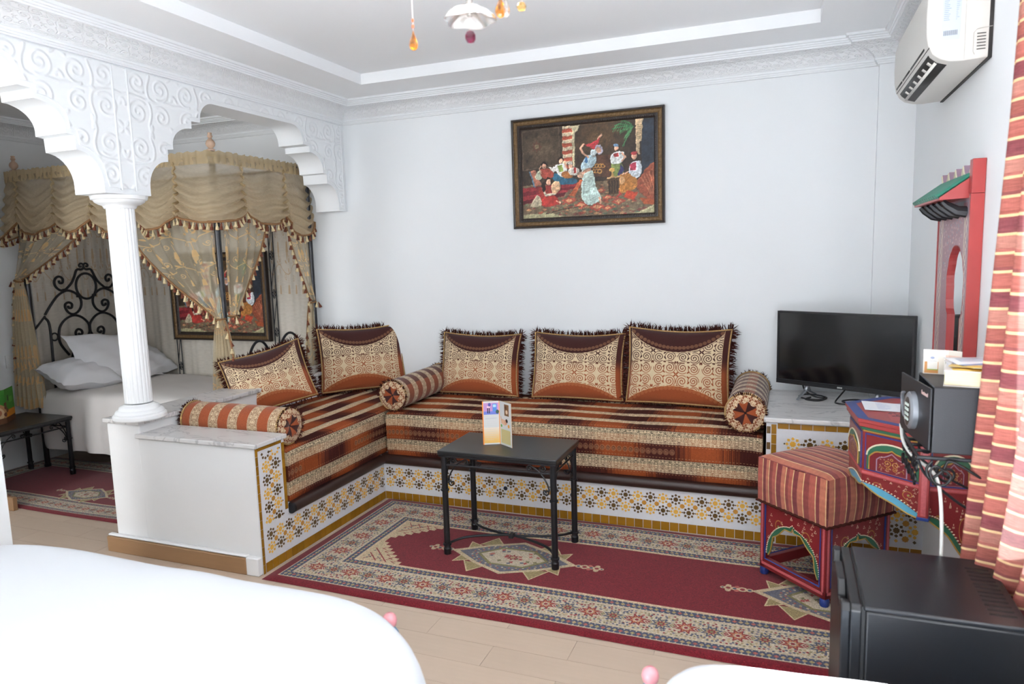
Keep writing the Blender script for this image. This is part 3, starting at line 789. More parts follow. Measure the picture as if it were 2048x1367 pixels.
# ------------------------------------------------------------------ bolsters
def bolster_side(name, base, n, thin):
    W, H = 240, 420; y, x = np.mgrid[0:H, 0:W]; a = np.empty((H, W, 3)); f = (y/H*n) % 1
    T = LACE; k = np.clip(T[(f/(1-thin)*T.shape[0]).astype(int) % T.shape[0], (x*3) % T.shape[0]]+.15, 0, 1)[..., None]
    tone = np.array(base)*(1+.0*f[..., None])
    ik = (np.sin(x/W*2*PI*1.5+.7) > .1)[..., None]*1.0 if name.endswith('dark') else np.zeros((H, W, 1))
    bgc = tone*(1-ik*.65)+BROWN*ik*.65
    a = np.where((f < thin)[..., None], bgc, bgc*.6*(1-k)+CREAM*k)
    c = C(W, H); c.a = a; c.noise(.06); return c.img(name)
def rosette_image():
    n = 256; c = C(n, n, CREAM); T = scroll_tile(46, .07); y, x = np.mgrid[0:n, 0:n]
    k = np.clip(T[y % T.shape[0], x % T.shape[0]]+.1, 0, 1)[..., None]; c.a = (RUST*.8)*(1-k)+CREAM*k
    for i in range(8):
        a0 = i*PI/4+.2
        c.poly([(128, 128)]+[(128+72*math.cos(a0+t)*(1+.12*math.cos(8*t)), 128+72*math.sin(a0+t)*(1+.12*math.cos(8*t))) for t in np.linspace(0, PI/4, 6)], RUST if i % 2 == 0 else BROWN)
        c.line([(128, 128), (128+74*math.cos(a0), 128+74*math.sin(a0))], 2, '5c2c18')
    c.disc(128, 128, 8, '201010'); c.noise(.05); return c.img('bolster_rosette')
ros_m = imat('bolster_end_cloth', rosette_image(), rough=.85, bump=.3, sheen=.2, spec=.15)
bol_a = imat('bolster_rust_cloth', bolster_side('bolster_rust', RUST*1.05, 5, .5), rough=.85, bump=.3, sheen=.2, spec=.15)
bol_b = imat('bolster_brown_cloth', bolster_side('bolster_dark', RUST*.9, 6, .52), rough=.85, bump=.3, sheen=.2, spec=.15)
def bolster(label, c, axis, L, r, m, roll=0):
    """near end at c, body runs L along axis"""
    t = thing('bolster', label, 'bolster', world=False, group='round bolsters on the corner bench')
    pr = [(r*.93, 0), (r, .012), (r*1.0, .05), (r*1.015, L*.35), (r*1.01, L*.7), (r, L-.05), (r, L-.012), (r*.93, L)]
    n = 40; vs = []; fs = []; uv = []
    S = 26
    R = lambda s_: float(np.interp(s_, [p[1] for p in pr], [p[0] for p in pr]))
    for i in range(S+1):
        s_ = L*i/S
        for k in range(n):
            a = 2*PI*k/n; vs.append((s_, R(s_)*math.cos(a), R(s_)*math.sin(a)))
    for i in range(S):
        for k in range(n):
            fs.append((i*n+k, i*n+(k+1) % n, (i+1)*n+(k+1) % n, (i+1)*n+k)); uv.append([(k/n, i/S), ((k+1)/n, i/S), ((k+1)/n, (i+1)/S), (k/n, (i+1)/S)])
    G().add(vs, fs, uv).build('cover', m, parent=t, angle=70)
    for e, s in ((0, -1), (L, 1)):
        vs = []; fs = []; uv = []; rings = 7
        for j in range(rings+1):
            q = j/rings; rr = r*.95*q; h = e+s*(.016*(1-q)**.8*0+.014*math.sin(PI*q)*(1) - .004*(1-q))
            for k in range(n):
                a = 2*PI*k/n; pl = 1+.02*math.cos(8*a)*q
                vs.append((h+s*.002*math.cos(16*a)*q, rr*pl*math.cos(a), rr*pl*math.sin(a)))
        for j in range(rings):
            for k in range(n):
                k2 = (k+1) % n; ids = [j*n+k, j*n+k2, (j+1)*n+k2, (j+1)*n+k]
                fs.append(ids if s > 0 else ids[::-1]); uv.append([(.5+.5*vs[i][1]/r, .5+.5*vs[i][2]/r) for i in (ids if s > 0 else ids[::-1])])
        G().add(vs, fs, uv).build('end_cap', ros_m, parent=t, angle=70)
        G().tube([(e-s*.006, r*1.0*math.cos(a), r*1.0*math.sin(a)) for a in np.linspace(0, 2*PI, 41)[:-1]], .005, 6, closed=True).build('cord', cord_m, parent=t)
        g = G()
        for i in range(150):
            a = random.uniform(0, 2*PI)
            if math.sin(a) < -.85: continue
            strand(g, (e, r*.97*math.cos(a), r*.97*math.sin(a)), (s*.35, math.cos(a), math.sin(a)), random.uniform(.014, .024), .0024)
        g.build('fringe', fringe_m, parent=t, kind='stuff', smooth=False)
    t.location = c; A = Vector(axis).normalized(); B = Vector((0, 0, 1)).cross(A)
    t.rotation_mode = 'QUATERNION'; t.rotation_quaternion = (Matrix(((A.x, B.x, 0), (A.y, B.y, 0), (0, 0, 1))) @ Matrix.Rotation(roll, 3, 'X')).to_quaternion()
    return t
bolster('rust and cream striped bolster lying behind the low marble cap at the front', (-2.375, 2.862, ZM+.100), (-1, .02, 0), .66, .094, bol_a, .3)
bolster('dark striped bolster dividing the two mattresses in the corner', (-2.262, 3.685, ZM+.100), (-.02, 1, 0), .68, .093, bol_b, .9)
bolster('brown striped bolster pushed up against the tiled television plinth', (-.190, 3.685, ZM+.106), (0, 1, 0), .68, .100, bol_b, 2.0)
# ------------------------------------------------------------------ rugs
def rug_image(name, L, Wd, med, left_corner=True):
    S = 560; W, H = int(L*S), int(Wd*S); c = C(W, H, '6c1c24')
    m = lambda v: v*S
    cream, blue, red, olive, tan = 'b2a48e', '434a5e', '7c2a30', '7a7050', 'a08a68'
    def ring(o, col): c.rect(m(o), m(o), W-m(o), H-m(o), col)
    ring(.052, 'b9a68c'); ring(.058, blue); ring(.098, 'b9a68c'); ring(.104, cream); ring(.262, 'b9a68c'); ring(.268, blue); ring(.308, 'bfa98a'); ring(.326, '6e1d25')
    def band_points(o, pitch):
        """points along the centre line of a border band"""
        x0, y0, x1, y1 = o, o, L-o, Wd-o; pts = []
        nx = round((x1-x0)/pitch); ny = round((y1-y0)/pitch)
        for i in range(nx+1): pts += [(x0+(x1-x0)*i/nx, y0, i), (x0+(x1-x0)*i/nx, y1, i)]
        for j in range(1, ny): pts += [(x0, y0+(y1-y0)*j/ny, j), (x1, y0+(y1-y0)*j/ny, j+1)]
        return pts
    r = np.random.default_rng(5)
    for o in (.078, .288):
        for x, y, i in band_points(o, .024):
            c.poly([(m(x)-6, m(y)), (m(x), m(y)-6), (m(x)+6, m(y)), (m(x), m(y)+6)], (tan, '9a8a60', 'a05a50')[i % 3])
        for x, y, i in band_points(o, .012): c.disc(m(x), m(y)+(-9 if i % 2 else 9), 2, cream)
    for o in (.118, .132, .146, .218, .232, .247):
        for x, y, i in band_points(o, .017):
            dx, dy = r.normal(0, 1.6, 2)
            c.disc(m(x)+dx, m(y)+dy, 2.7, (blue, red, olive, '5e5a6e', tan)[int(r.integers(5))])
    for x, y, i in band_points(.183, .1):
        k = i % 2; X, Y = m(x), m(y); R = .04*S
        c.poly(star((X, Y), R*1.15, 8, .55, PI/8), blue if k else red); c.poly(star((X, Y), R*.85, 8, .5, PI/8), tan if k else 'a66a4a'); c.poly(star((X, Y), R*.5, 8, .6), red if k else cream); c.disc(X, Y, R*.2, olive if k else red)
        for s in (-1, 1): c.line([(X+s*R*1.2, Y-8), (X+s*R*.9, Y), (X+s*R*1.2, Y+8)], 2.4, olive if k else red)
    for x, y, i in band_points(.183, .1):
        for dx, dy in ((.05, .0), (.05, .045), (.05, -.045)):
            c.disc(m(x+dx), m(y+dy), 3, (blue, red, olive)[i % 3]) if .11 < y+dy and (y < .27 or y > Wd-.27) else None
    # ends of the field: cream stepped spandrels with a red lattice
    for sgn in ((1,) if left_corner else ()):
        fx = lambda x: m(x) if sgn > 0 else W-m(x)
        for vs in (1, -1):
            fy = lambda y: m(y) if vs > 0 else H-m(y)
            st = [(.326, .326), (.80, .326)]
            n = 9
            for i in range(n): st += [(.60-.045*i*.95+.0, .326+.028*i*1.0), (.60-.045*(i+1)*.95, .326+.028*i*1.0)]
            st = [(.326, .326), (.56, .326)]
            for i in range(7): st += [(.56-.031*i, .326+.031*(i+.0)), (.56-.031*i-.0, .326+.031*(i+1)*1.0)]
            st += [(.326, .326+.031*7)]
            c.poly([(fx(a), fy(b)) for a, b in st], 'b5a283')
            for q in (.42, .48): c.line([(fx(q), fy(.335)), (fx(.335), fy(.335+(q-.335)*.95))], 3.2, red)
            for q in (.345, .40, .455): c.line([(fx(q), fy(.335)), (fx(q+.035), fy(.38))], 2.2, red)
            for i in range(10):
                a, b = r.uniform(.34, .46), 0; b = .335+max(0, (.50-a))*r.uniform(.1, .7); c.disc(fx(a), fy(b), 2.5, blue)
            for i in range(5): c.line([(fx(.53-.031*i), fy(.335+.031*i)), (fx(.505-.031*i), fy(.345+.031*i)), (fx(.53-.031*i), fy(.36+.031*i))], 2.2, red)
        c.poly([(fx(.326), m(.33)), (fx(.345), m(.33)), (fx(.345), H-m(.33)), (fx(.326), H-m(.33))], 'b5a283')
    for mx, my in med:
        X, Y = m(mx), m(my); a, b = .30*S, .20*S
        P = lambda u, v: (X+u*a, Y+v*b)
        for s in (-1, 1):
            for k, (u, rr) in enumerate(((1.12, 9), (1.22, 12), (1.33, 9), (1.42, 11), (1.5, 6))):
                c.disc(*P(s*u, 0), rr, 'b5a283'); c.disc(*P(s*u, 0), rr*.5, red if k % 2 else blue)
            for t in (-1, 1):
                c.disc(*P(s*1.42, t*.11), 7, 'b5a283'); c.disc(*P(s*1.3, t*.09), 6, 'a55a50')
                c.poly([P(s*.28, t*.55), P(s*.52, t*1.02), P(s*.72, t*.5)], '8f8058'); c.line([P(s*.28, t*.55), P(s*.52, t*1.02), P(s*.72, t*.5)], 3.5, 'bfab86')
                c.poly([P(s*.55, t*.35), P(s*.9, t*.6), P(s*.85, t*.2)], '8f8058'); c.line([P(s*.55, t*.35), P(s*.9, t*.6), P(s*.85, t*.2)], 3.5, 'bfab86')
        c.poly([P(-1.1, 0), P(-.55, -.55), P(0, -.95), P(.55, -.55), P(1.1, 0), P(.55, .55), P(0, .95), P(-.55, .55)], 'b7a485')
        c.poly([P(-.95, 0), P(-.5, -.48), P(0, -.82), P(.5, -.48), P(.95, 0), P(.5, .48), P(0, .82), P(-.5, .48)], '5f5f6a')
        for k in range(70):
            t = k/70*2*PI; rr = .8 if k % 2 else .72
            c.disc(*P(rr*.88*math.cos(t), rr*.82*math.sin(t)*(.75+.25*abs(math.sin(t)))), 3.2, (cream, 'a05a50', tan)[k % 3])
        c.poly([P(-.62, 0), P(-.3, -.5), P(.3, -.5), P(.62, 0), P(.3, .5), P(-.3, .5)], '77704a'); c.poly([P(-.56, 0), P(-.27, -.43), P(.27, -.43), P(.56, 0), P(.27, .43), P(-.27, .43)], cream)
        for k in range(26):
            u, v = r.uniform(-.42, .42), r.uniform(-.36, .36)
            if abs(u)+abs(v)*.5 < .5: c.poly(star(P(u, v), 8, 4, .5, r.uniform(0, 1)), ('93403c', '6f6a48', '5f5f6a', 'a05a50')[k % 4])
        c.poly(star(P(0, 0), 20, 8, .5), red); c.poly(star(P(0, 0), 11, 8, .5), tan)
    c.noise(.10); c.noise(.05, 3); return c.img(name)
def rug(label, x0, x1, y0, y1, med, nm, lift=.011, k=1.0, corner=True):
    im = rug_image(nm, (x1-x0)*k, (y1-y0)*k, med, corner); m = imat(nm+'_pile', im, rough=.95, bump=.25, sheen=.15, spec=.05, noise=.14)
    def P(a, b):
        x = x0+(x1-x0)*a; y = y0+(y1-y0)*b
        e = min(a, 1-a)*(x1-x0); f = min(b, 1-b)*(y1-y0); k = min(1, min(e, f)/.02)
        return (x, y+.006*math.sin(x*5.0)*(1 if .05 < b else .6), .002+(lift-.002)*math.sqrt(k)+.0016*math.sin(x*4.1+y*3)*k)
    g = G().grid(P, 90, 44)
    return tag(g.build('rug', m, angle=80), label, 'rug')
rug('red oriental rug with cream star border in front of the tiled bench', BX+.025, .52, 2.497, 3.648, [(1.06, .575), (2.51, .575)], 'rug_weave')
rug('darker red rug on the alcove floor beside the canopy bed', -5.40, -3.42, 2.815, 3.72, [(1.78, .95)], 'alcove_rug_weave', k=1.6, corner=False)

# ------------------------------------------------------------------ wrought iron side tables
def side_table(name, label, cat, x0, x1, y0, y1, h, mats, fancy=True):
    t = thing(name, label, cat, ((x0+x1)/2, (y0+y1)/2, .012))
    zf = .013
    G().box(x0-.012, x1+.012, y0-.012, y1+.012, h-.022, h).build('table_top', mats[0], parent=t, bevel=.004)
    G().box(x0-.008, x1+.008, y0-.008, y1+.008, h-.032, h-.022).build('top_frame', mats[1], parent=t, bevel=.002)
    i = .012; L = [(x0+i, y0+i), (x1-i, y0+i), (x1-i, y1-i), (x0+i, y1-i)]
    for x, y in L:
        pr = [(.0, zf), (.018, zf), (.0195, zf+.03), (.0165, zf+.034), (.0165, zf+.045), (.0215, zf+.047), (.0215, zf+.055), (.0155, zf+.057), (.0150, h*.62), (.0205, h*.622), (.0205, h*.637), (.0150, h*.639), (.0150, h-.031)]
        G().lathe(pr, (x, y, 0), 16).build('leg', mats[1], parent=t)
    zr = h-.075
    for a, b in ((0, 1), (1, 2), (2, 3), (3, 0)):
        G().tube([(*L[a], zr), (*L[b], zr)], .005, 8).build('rail', mats[1], parent=t)
        A = Vector((*L[a], 0)); B = Vector((*L[b], 0)); d = (B-A).normalized(); Ln = (B-A).length
        for s, P0 in ((1, A), (-1, B)):
            pts = [(.02, h-.16), (.028, h-.13), (.045, h-.10), (.07, h-.07), (.10, h-.048)]
            sp = spiral((.034, h-.165), .017, 1.3, .4, -1, 16); sp2 = spiral((.118, h-.056), .016, 1.3, 2.6, -1, 16)
            path = sp[::-1]+smooth_path(pts, 4)+sp2
            g = G().tube([P0+d*s*u+Vector((0, 0, z)) for u, z in path], .0038, 6)
            if fancy: g.tube([P0+d*s*u+Vector((0, 0, z)) for u, z in spiral((.05, h-.055), .018, 1.4, 0, 1, 16)], .0035, 6)
            g.build('corner_scroll', mats[1], parent=t)
    if fancy:
        cx, cy = (x0+x1)/2, (y0+y1)/2; zs = zf+.052
        for (a, b), s in (((0, 1), -1), ((3, 2), 1)):
            p = [(*L[a], zs), (L[a][0]*.75+cx*.25, cy+s*.075, zs+.008), (cx-.05, cy+s*.008, zs+.012), (cx+.05, cy+s*.008, zs+.012), (L[b][0]*.75+cx*.25, cy+s*.075, zs+.008), (*L[b], zs)]
            G().tube(smooth_path(p, 6), .0065, 8).build('stretcher', mats[1], parent=t)
        G().box(cx-.012, cx+.012, cy-.02, cy+.02, zs+.002, zs+.022).build('clasp', mats[1], parent=t, bevel=.003)
    return t
table_black = mat('black_lacquer_top', '1d1e20', rough=.3, var=.08, scale=20, spec=.5)
side_table('coffee_table', 'small black iron table with a leaflet on it, on the red rug', 'table', -1.585, -.992, 3.000, 3.355, .55, (table_black, iron))
side_table('nightstand', 'low black iron table beside the canopy bed in the alcove', 'table', -5.26, -4.79, 2.90, 3.425, .44, (table_black, iron), False)

def leaflet_image(nm, seed):
    r = np.random.default_rng(seed); c = C(300, 300, 'ccccca'); y = np.linspace(0, 1, 300)
    if seed == 1:
        # left panel 0..150, right panel 150..300
        for k in range(180, 290): c.rect(0, k, 150, k+1, np.array([.88, .84-.16*(k-180)/110, .8-.46*(k-180)/110]))
        c.rect(0, 0, 9, 300, 'f08a2e'); c.rect(141, 0, 147, 300, 'e8903e')
        c.rect(12, 12, 140, 92, 'b98ac0'); c.rect(12, 70, 140, 92, '6a78c8'); c.rect(88, 18, 124, 70, '4d86cc'); c.rect(92, 24, 118, 42, 'a8d0ec'); c.disc(128, 74, 14, '2c4a3a')
        for x in (46, 60): c.line([(x, 44), (x, 80)], 8, '2a2024'); c.disc(x, 40, 7, 'e8c8d0')
        c.disc(62, 24, 12, '50509c')
        for k in range(5): c.line([(24, 118+4*(k % 2)), (120, 116+4*(k % 2))], 2, 'b0b4c0', op=.5)
        for k in range(10): c.line([(20, 140+14*k), (20+r.uniform(70, 110), 140+14*k)], 2, 'c8c6c4', op=.7)
        c.rect(210, 14, 268, 92, '7a5530'); c.disc(240, 66, 14, 'd8c0a0'); c.disc(228, 36, 12, '5a3a20')
        c.disc(196, 140, 36, 'd8a888', ry=18, rot=.3); c.disc(226, 136, 18, 'd0987a'); c.disc(238, 126, 14, '2a1a14', rot=.5, ry=12); c.line([(170, 150), (164, 108)], 9, 'd8a888'); c.disc(262, 160, 12, 'e89c3c'); c.disc(168, 168, 10, '5c9c3c')
        c.rect(162, 190, 282, 286, 'b8c07c')
        for k in range(7): c.rect(162, 196+13*k, 282, 203+13*k, 'd0a888', op=.8)
    elif seed == 2:
        c.rect(0, 0, 300, 300, '3d8a2e'); c.rect(0, 190, 300, 300, 'd8862c'); c.rect(0, 30, 90, 120, 'cfc8bc'); c.disc(60, 210, 90, 'b98a5a'); c.disc(60, 210, 62, 'd8b890'); c.disc(70, 200, 30, 'b06a4a')
        for k in range(4): c.disc(150+r.uniform(-20, 20), 130+30*k, 18, '6a3a2a')
        c.rect(180, 60, 200, 110, '222c22'); c.rect(210, 80, 270, 130, '5aac46'); c.rect(0, 250, 300, 300, '6a4630')
        for k in range(3): c.line([(180, 215+14*k), (280, 215+14*k)], 3, 'c07020')
    else:
        c.rect(0, 0, 300, 300, 'd9d2c6'); c.rect(10, 150, 110, 290, 'c68a50'); c.rect(30, 60, 105, 240, 'e0dcd4'); c.disc(66, 100, 16, '8a94b0'); c.line([(40, 140), (95, 140)], 4, '9aa0b0')
        c.rect(160, 60, 290, 160, 'd8b8a8'); c.rect(160, 150, 290, 290, '5f6b48'); c.disc(220, 220, 40, '8a9a6a'); c.rect(150, 0, 158, 300, 'f4f2ee'); c.rect(30, 240, 110, 252, '8aac4a')
    return c.img(nm)
def folded(name, label, cat, pts, h, m, us, th=.0012, lean=(0, 0)):
    """upright folded card through plan points; us: matching texture positions; lean shifts the top edge"""
    g = G(); n = len(pts); vs = []; fs = []; uv = []
    for z, q in ((0, 0), (1, 1)):
        for (x, y, zb) in pts: vs.append((x+lean[0]*z, y+lean[1]*z, zb+h*z))
    for i in range(n-1):
        fs.append((i, i+1, n+i+1, n+i)); uv.append([(us[i], 0), (us[i+1], 0), (us[i+1], 1), (us[i], 1)])
    o = g.add(vs, fs, uv).build(name, m, smooth=False, solid=th)
    return tag(o, label, cat)
paper_m = mat('white_paper', 'eceef2', rough=.7, var=.02)
lf = imat('leaflet_print', leaflet_image('leaflet_print', 1), rough=.35, noise=.01)
folded('leaflet', 'folded photo leaflet standing on the black coffee table', 'leaflet', [(-1.416, 3.147, .5505), (-1.338, 3.186, .5505), (-1.252, 3.128, .5505)], .222, lf, [0, .49, 1])
lf2 = imat('nightstand_card_print', leaflet_image('nightstand_card_print', 2), rough=.4, noise=.01)
folded('leaflet', 'green and orange photo card standing on the bedside table', 'leaflet', [(-5.00, 3.02, .4405), (-5.02, 3.14, .4405), (-5.13, 3.27, .4405)], .235, lf2, [0, .45, 1])

# ------------------------------------------------------------------ television on the plinth
def television():
    t = thing('tv', 'flat black television on the marble plinth beside the mirror', 'television', (.27, 4.08, .655))
    A = Vector((-.050, 4.24, 0)); B = Vector((.589, 3.92, 0)); d = (B-A).normalized(); nrm = Vector((d.y, -d.x, 0)); Ln = (B-A).length
    z0, z1 = .728, 1.139; c = (A+B)/2
    def bx(g, u0, u1, w0, w1, za, zb):
        return g.obox(A+d*(u0+u1)/2+nrm*(w0+w1)/2+Vector((0, 0, (za+zb)/2)), d*(u1-u0)/2, nrm*(w1-w0)/2, Vector((0, 0, (zb-za)/2)))
    body = mat('tv_plastic', '15161a', rough=.35, var=.1, spec=.5); scr = mat('tv_screen', '0b0c0f', rough=.12, var=.1, scale=2, spec=.6)
    bx(bx(G(), 0, Ln, -.03, 0, z0, z1), .12, Ln-.12, -.065, -.03, z0+.03, z0+.27).build('body', body, parent=t, bevel=.004)
    bx(G(), .011, Ln-.011, -.001, .0012, z0+.026, z1-.011).build('screen', scr, parent=t, smooth=False)
    g = G(); bx(g, 0, Ln, 0, .006, z0, z0+.024); bx(g, 0, Ln, 0, .004, z1-.010, z1); bx(g, 0, .010, 0, .004, z0, z1); bx(g, Ln-.010, Ln, 0, .004, z0, z1)
    g.build('bezel', body, parent=t, smooth=False)
    lg = mat('logo_silver', 'c6c8c4', rough=.4, metal=.2); g = G()
    for k, u in enumerate((0, .006, .011, .017, .022)): bx(g, Ln/2-.012+u, Ln/2-.012+u+.0035, .006, .0068, z0+.006, z0+.015)
    g.build('logo', lg, parent=t, smooth=False)
    silver = mat('foot_silver', '9a9ea4', rough=.3, metal=.7)
    for u in (.17, Ln-.17):
        g = G(); p = A+d*u
        g.tube([p+nrm*-.02+Vector((0, 0, z0+.01)), p+nrm*.0+Vector((0, 0, .70)), p+nrm*.095+Vector((0, 0, .664))], [.012, .011, .008], 10, flat=.5)
        g.tube([p+nrm*-.02+Vector((0, 0, z0+.0)), p+nrm*-.05+Vector((0, 0, .69)), p+nrm*-.12+Vector((0, 0, .664))], [.011, .01, .008], 10, flat=.5)
        g.build('foot', silver, parent=t)
television()
cable_m = mat('black_cable', '141416', rough=.45); white_cable = mat('white_cable', 'd8d8d4', rough=.45)
zc = .6595
def cable(label, pts, r, m): return tag(G().tube(smooth_path(pts, 7), r, 7).build('cable', m, angle=80), label, 'cable')
cable('black cable looped on the marble under the left half of the television', [(.085, 4.245, .74), (.10, 4.22, .69), (.155, 4.20, zc), (.21, 4.17, zc), (.16, 4.12, zc), (.09, 4.15, zc), (.07, 4.20, zc+.001), (.11, 4.23, zc+.007), (.17, 4.21, zc+.007), (.21, 4.15, zc+.007), (.17, 4.095, zc), (.12, 4.10, zc), (.10, 4.13, zc), (.13, 4.18, zc)], .0042, cable_m)
cable('black cable coiled on the marble under the television logo', [(.30, 4.06, .74), (.275, 4.08, .70), (.25, 4.09, zc), (.26, 4.045, zc), (.32, 4.03, zc), (.40, 4.07, zc), (.42, 4.11, zc), (.36, 4.13, zc+.007), (.29, 4.09, zc+.008), (.29, 4.05, zc+.008), (.35, 4.03, zc+.008), (.41, 4.05, zc+.002), (.43, 4.09, zc)], .0042, cable_m)

# ------------------------------------------------------------------ painted wood: ottoman and wall console
red_p = mat('red_lacquer', '7a2326', rough=.3, var=.12, scale=14, spec=.5)
red_b = mat('bright_red_lacquer', '9c3a3a', rough=.35, var=.12, scale=14)
blue_p = mat('cobalt_paint', '23377a', rough=.4, var=.15, scale=20)
green_p = mat('green_paint', '2a6148', rough=.4, var=.12, scale=20)
sky_p = mat('turquoise_paint', '58a0bc', rough=.4, var=.1, scale=20)
gold_p = mat('gold_paint', 'a5803a', rough=.4, var=.15, scale=30)
pink_p = mat('pink_braid_paint', 'b8585c', rough=.5, var=.3, scale=160)
cream_p = mat('cream_paint', 'd8cfb4', rough=.5, var=.08)
lilac_p = mat('lilac_paint', '9a7f90', rough=.45, var=.1)
def flora(nm, w, h, seed, bg='7a2326', vine=True, frame=True):
    r = np.random.default_rng(seed); c = C(w, h, bg)
    for i in range(int(w*h/1500)):
        x, y = r.uniform(8, w-8), r.uniform(8, h-8)
        for a in (.5, 2.6, 4.7): c.disc(x+4*math.cos(a), y+4*math.sin(a), 2.2, 'd9c7a6')
    if vine:
        for s in (-1, 1):
            for (ux, uy, R) in ((.32, .42, .17), (.25, .72, .13)):
                c.line(spiral((w/2+s*ux*w*.8, h*uy), R*h, 1.3, 1.5, s, 24), 3.2, 'a8803e')
                c.disc(w/2+s*ux*w*.8, h*uy, 5, '7f8a4a')
    c.noise(.05); return c.img(nm)
ap_img = flora('apron_flowers', 300, 190, 3, vine=True)
apron_m = imat('apron_flowers_paint', ap_img, rough=.35, noise=.05)
def arch_curve(w, zb, za, m, n=14):
    L = [(m+(w/2-m)*(1-math.cos(t)), zb+(za-zb-.012)*math.sin(t)) for t in np.linspace(0, PI/2*.93, n)]
    L.append((w/2, za)); return L + [(w-u, v) for u, v in L[-2::-1]]
def scallop(w, zb, za, m, n=4):
    L = []; base = arch_curve(w, zb, za, m, 40)
    h = len(base)//2
    for i in range(h+1):
        u, v = base[i]; k = abs(math.sin(i/h*PI*2.5)); dx = (w/2-u); L.append((u+.010+.012*k*(1-i/h), v-.008-.010*k))
    L[-1] = (w/2, za-.012)
    return L + [(w-u, v) for u, v in L[-2::-1]]
def painted_side(t, O, U, N, w, z0, z1):
    """one arched side of the ottoman: origin, unit along, unit outward"""
    O = Vector(O); U = Vector(U); N = Vector(N)
    to3 = lambda u, v, q: O+U*u+Vector((0, 0, v))+N*q
    p = .03; zb, za = z0+.075, z1-.075
    arch = arch_curve(w, zb, za, p+.006)
    pan = [(p, z1), (p, zb-.03)]+arch+[(w-p, zb-.03), (w-p, z1)]
    G().prism(pan, to3, -.016, -.004, uvf=lambda u, v: ((u-p)/(w-2*p), (v-zb)/(z1-zb))).build('apron', apron_m, parent=t, smooth=False)
    sc_ = scallop(w, zb, za, p+.006)
    G().prism(arch+sc_[::-1], to3, -.014, -.006).build('arch_trim', green_p, parent=t, smooth=False)
    G().tube([to3(u, v, -.006) for u, v in sc_], .0028, 6).build('arch_edge', gold_p, parent=t)
    g = G()
    for (a, b) in zip(arch[:-1], arch[1:]):
        n = max(1, int(math.dist(a, b)/.008))
        for k in range(n): c = (a[0]+(b[0]-a[0])*k/n, a[1]+(b[1]-a[1])*k/n); g.lathe([(0, .0), (.0034, .001), (.0028, .0035), (0, .0042)], to3(c[0], c[1], -.0045), 6)
    g.build('bead_line', cream_p, parent=t, kind='stuff')
    G().prism([(0, z0), (w, z0), (w, z0+.045), (0, z0+.045)], to3, -.028, 0).build('bottom_rail', red_p, parent=t, bevel=.002, smooth=False)
    G().prism([(0, z1-.018), (w, z1-.018), (w, z1), (0, z1)], to3, -.028, 0).build('top_rail', red_p, parent=t, bevel=.002, smooth=False)
    g = G()
    for a, b in (((p, z0+.045), (w-p, z0+.045)), ((w-p, z0+.045), (w-p, z1-.018)), ((w-p, z1-.018), (p, z1-.018)), ((p, z1-.018), (p, z0+.045))):
        g.tube([to3(a[0], a[1], -.001), to3(b[0], b[1], -.001)], .0036, 4)
    g.build('blue_line', blue_p, parent=t, smooth=False)
    g = G(); g.prism([(.012, z0+.016), (w-.012, z0+.016), (w-.012, z0+.028), (.012, z0+.028)], to3, -.001, .0012)
    g.build('braid_line', pink_p, parent=t, smooth=False)
    G().prism([(.008, z0+.03), (.018, z0+.03), (.018, z1-.02), (.008, z1-.02)], to3, -.001, .0012).build('braid_line', pink_p, parent=t, smooth=False)
    G().prism([(w-.018, z0+.03), (w-.008, z0+.03), (w-.008, z1-.02), (w-.018, z1-.02)], to3, -.001, .0012).build('braid_line', pink_p, parent=t, smooth=False)
def stripe_image():
    c = C(512, 64, '9a4d42'); r = np.random.default_rng(2); x = 0; k = 0
    while x < 512:
        w = r.integers(12, 26); c.rect(x, 0, x+w, 64, ('a4574a', '7a3a3c', 'b06a54', '86423f')[k % 4]); x += w
        if k % 2 == 0: c.rect(x, 0, x+4, 64, 'd0ad7c'); x += 4
        k += 1
    c.a *= (1+rng.normal(0, .02, (64, 1, 1))); c.noise(.04); return c.img('red_stripe_weave')
stripe_m = imat('red_stripe_cloth', stripe_image(), rough=.9, bump=.25, sheen=.2, spec=.1, noise=.08)
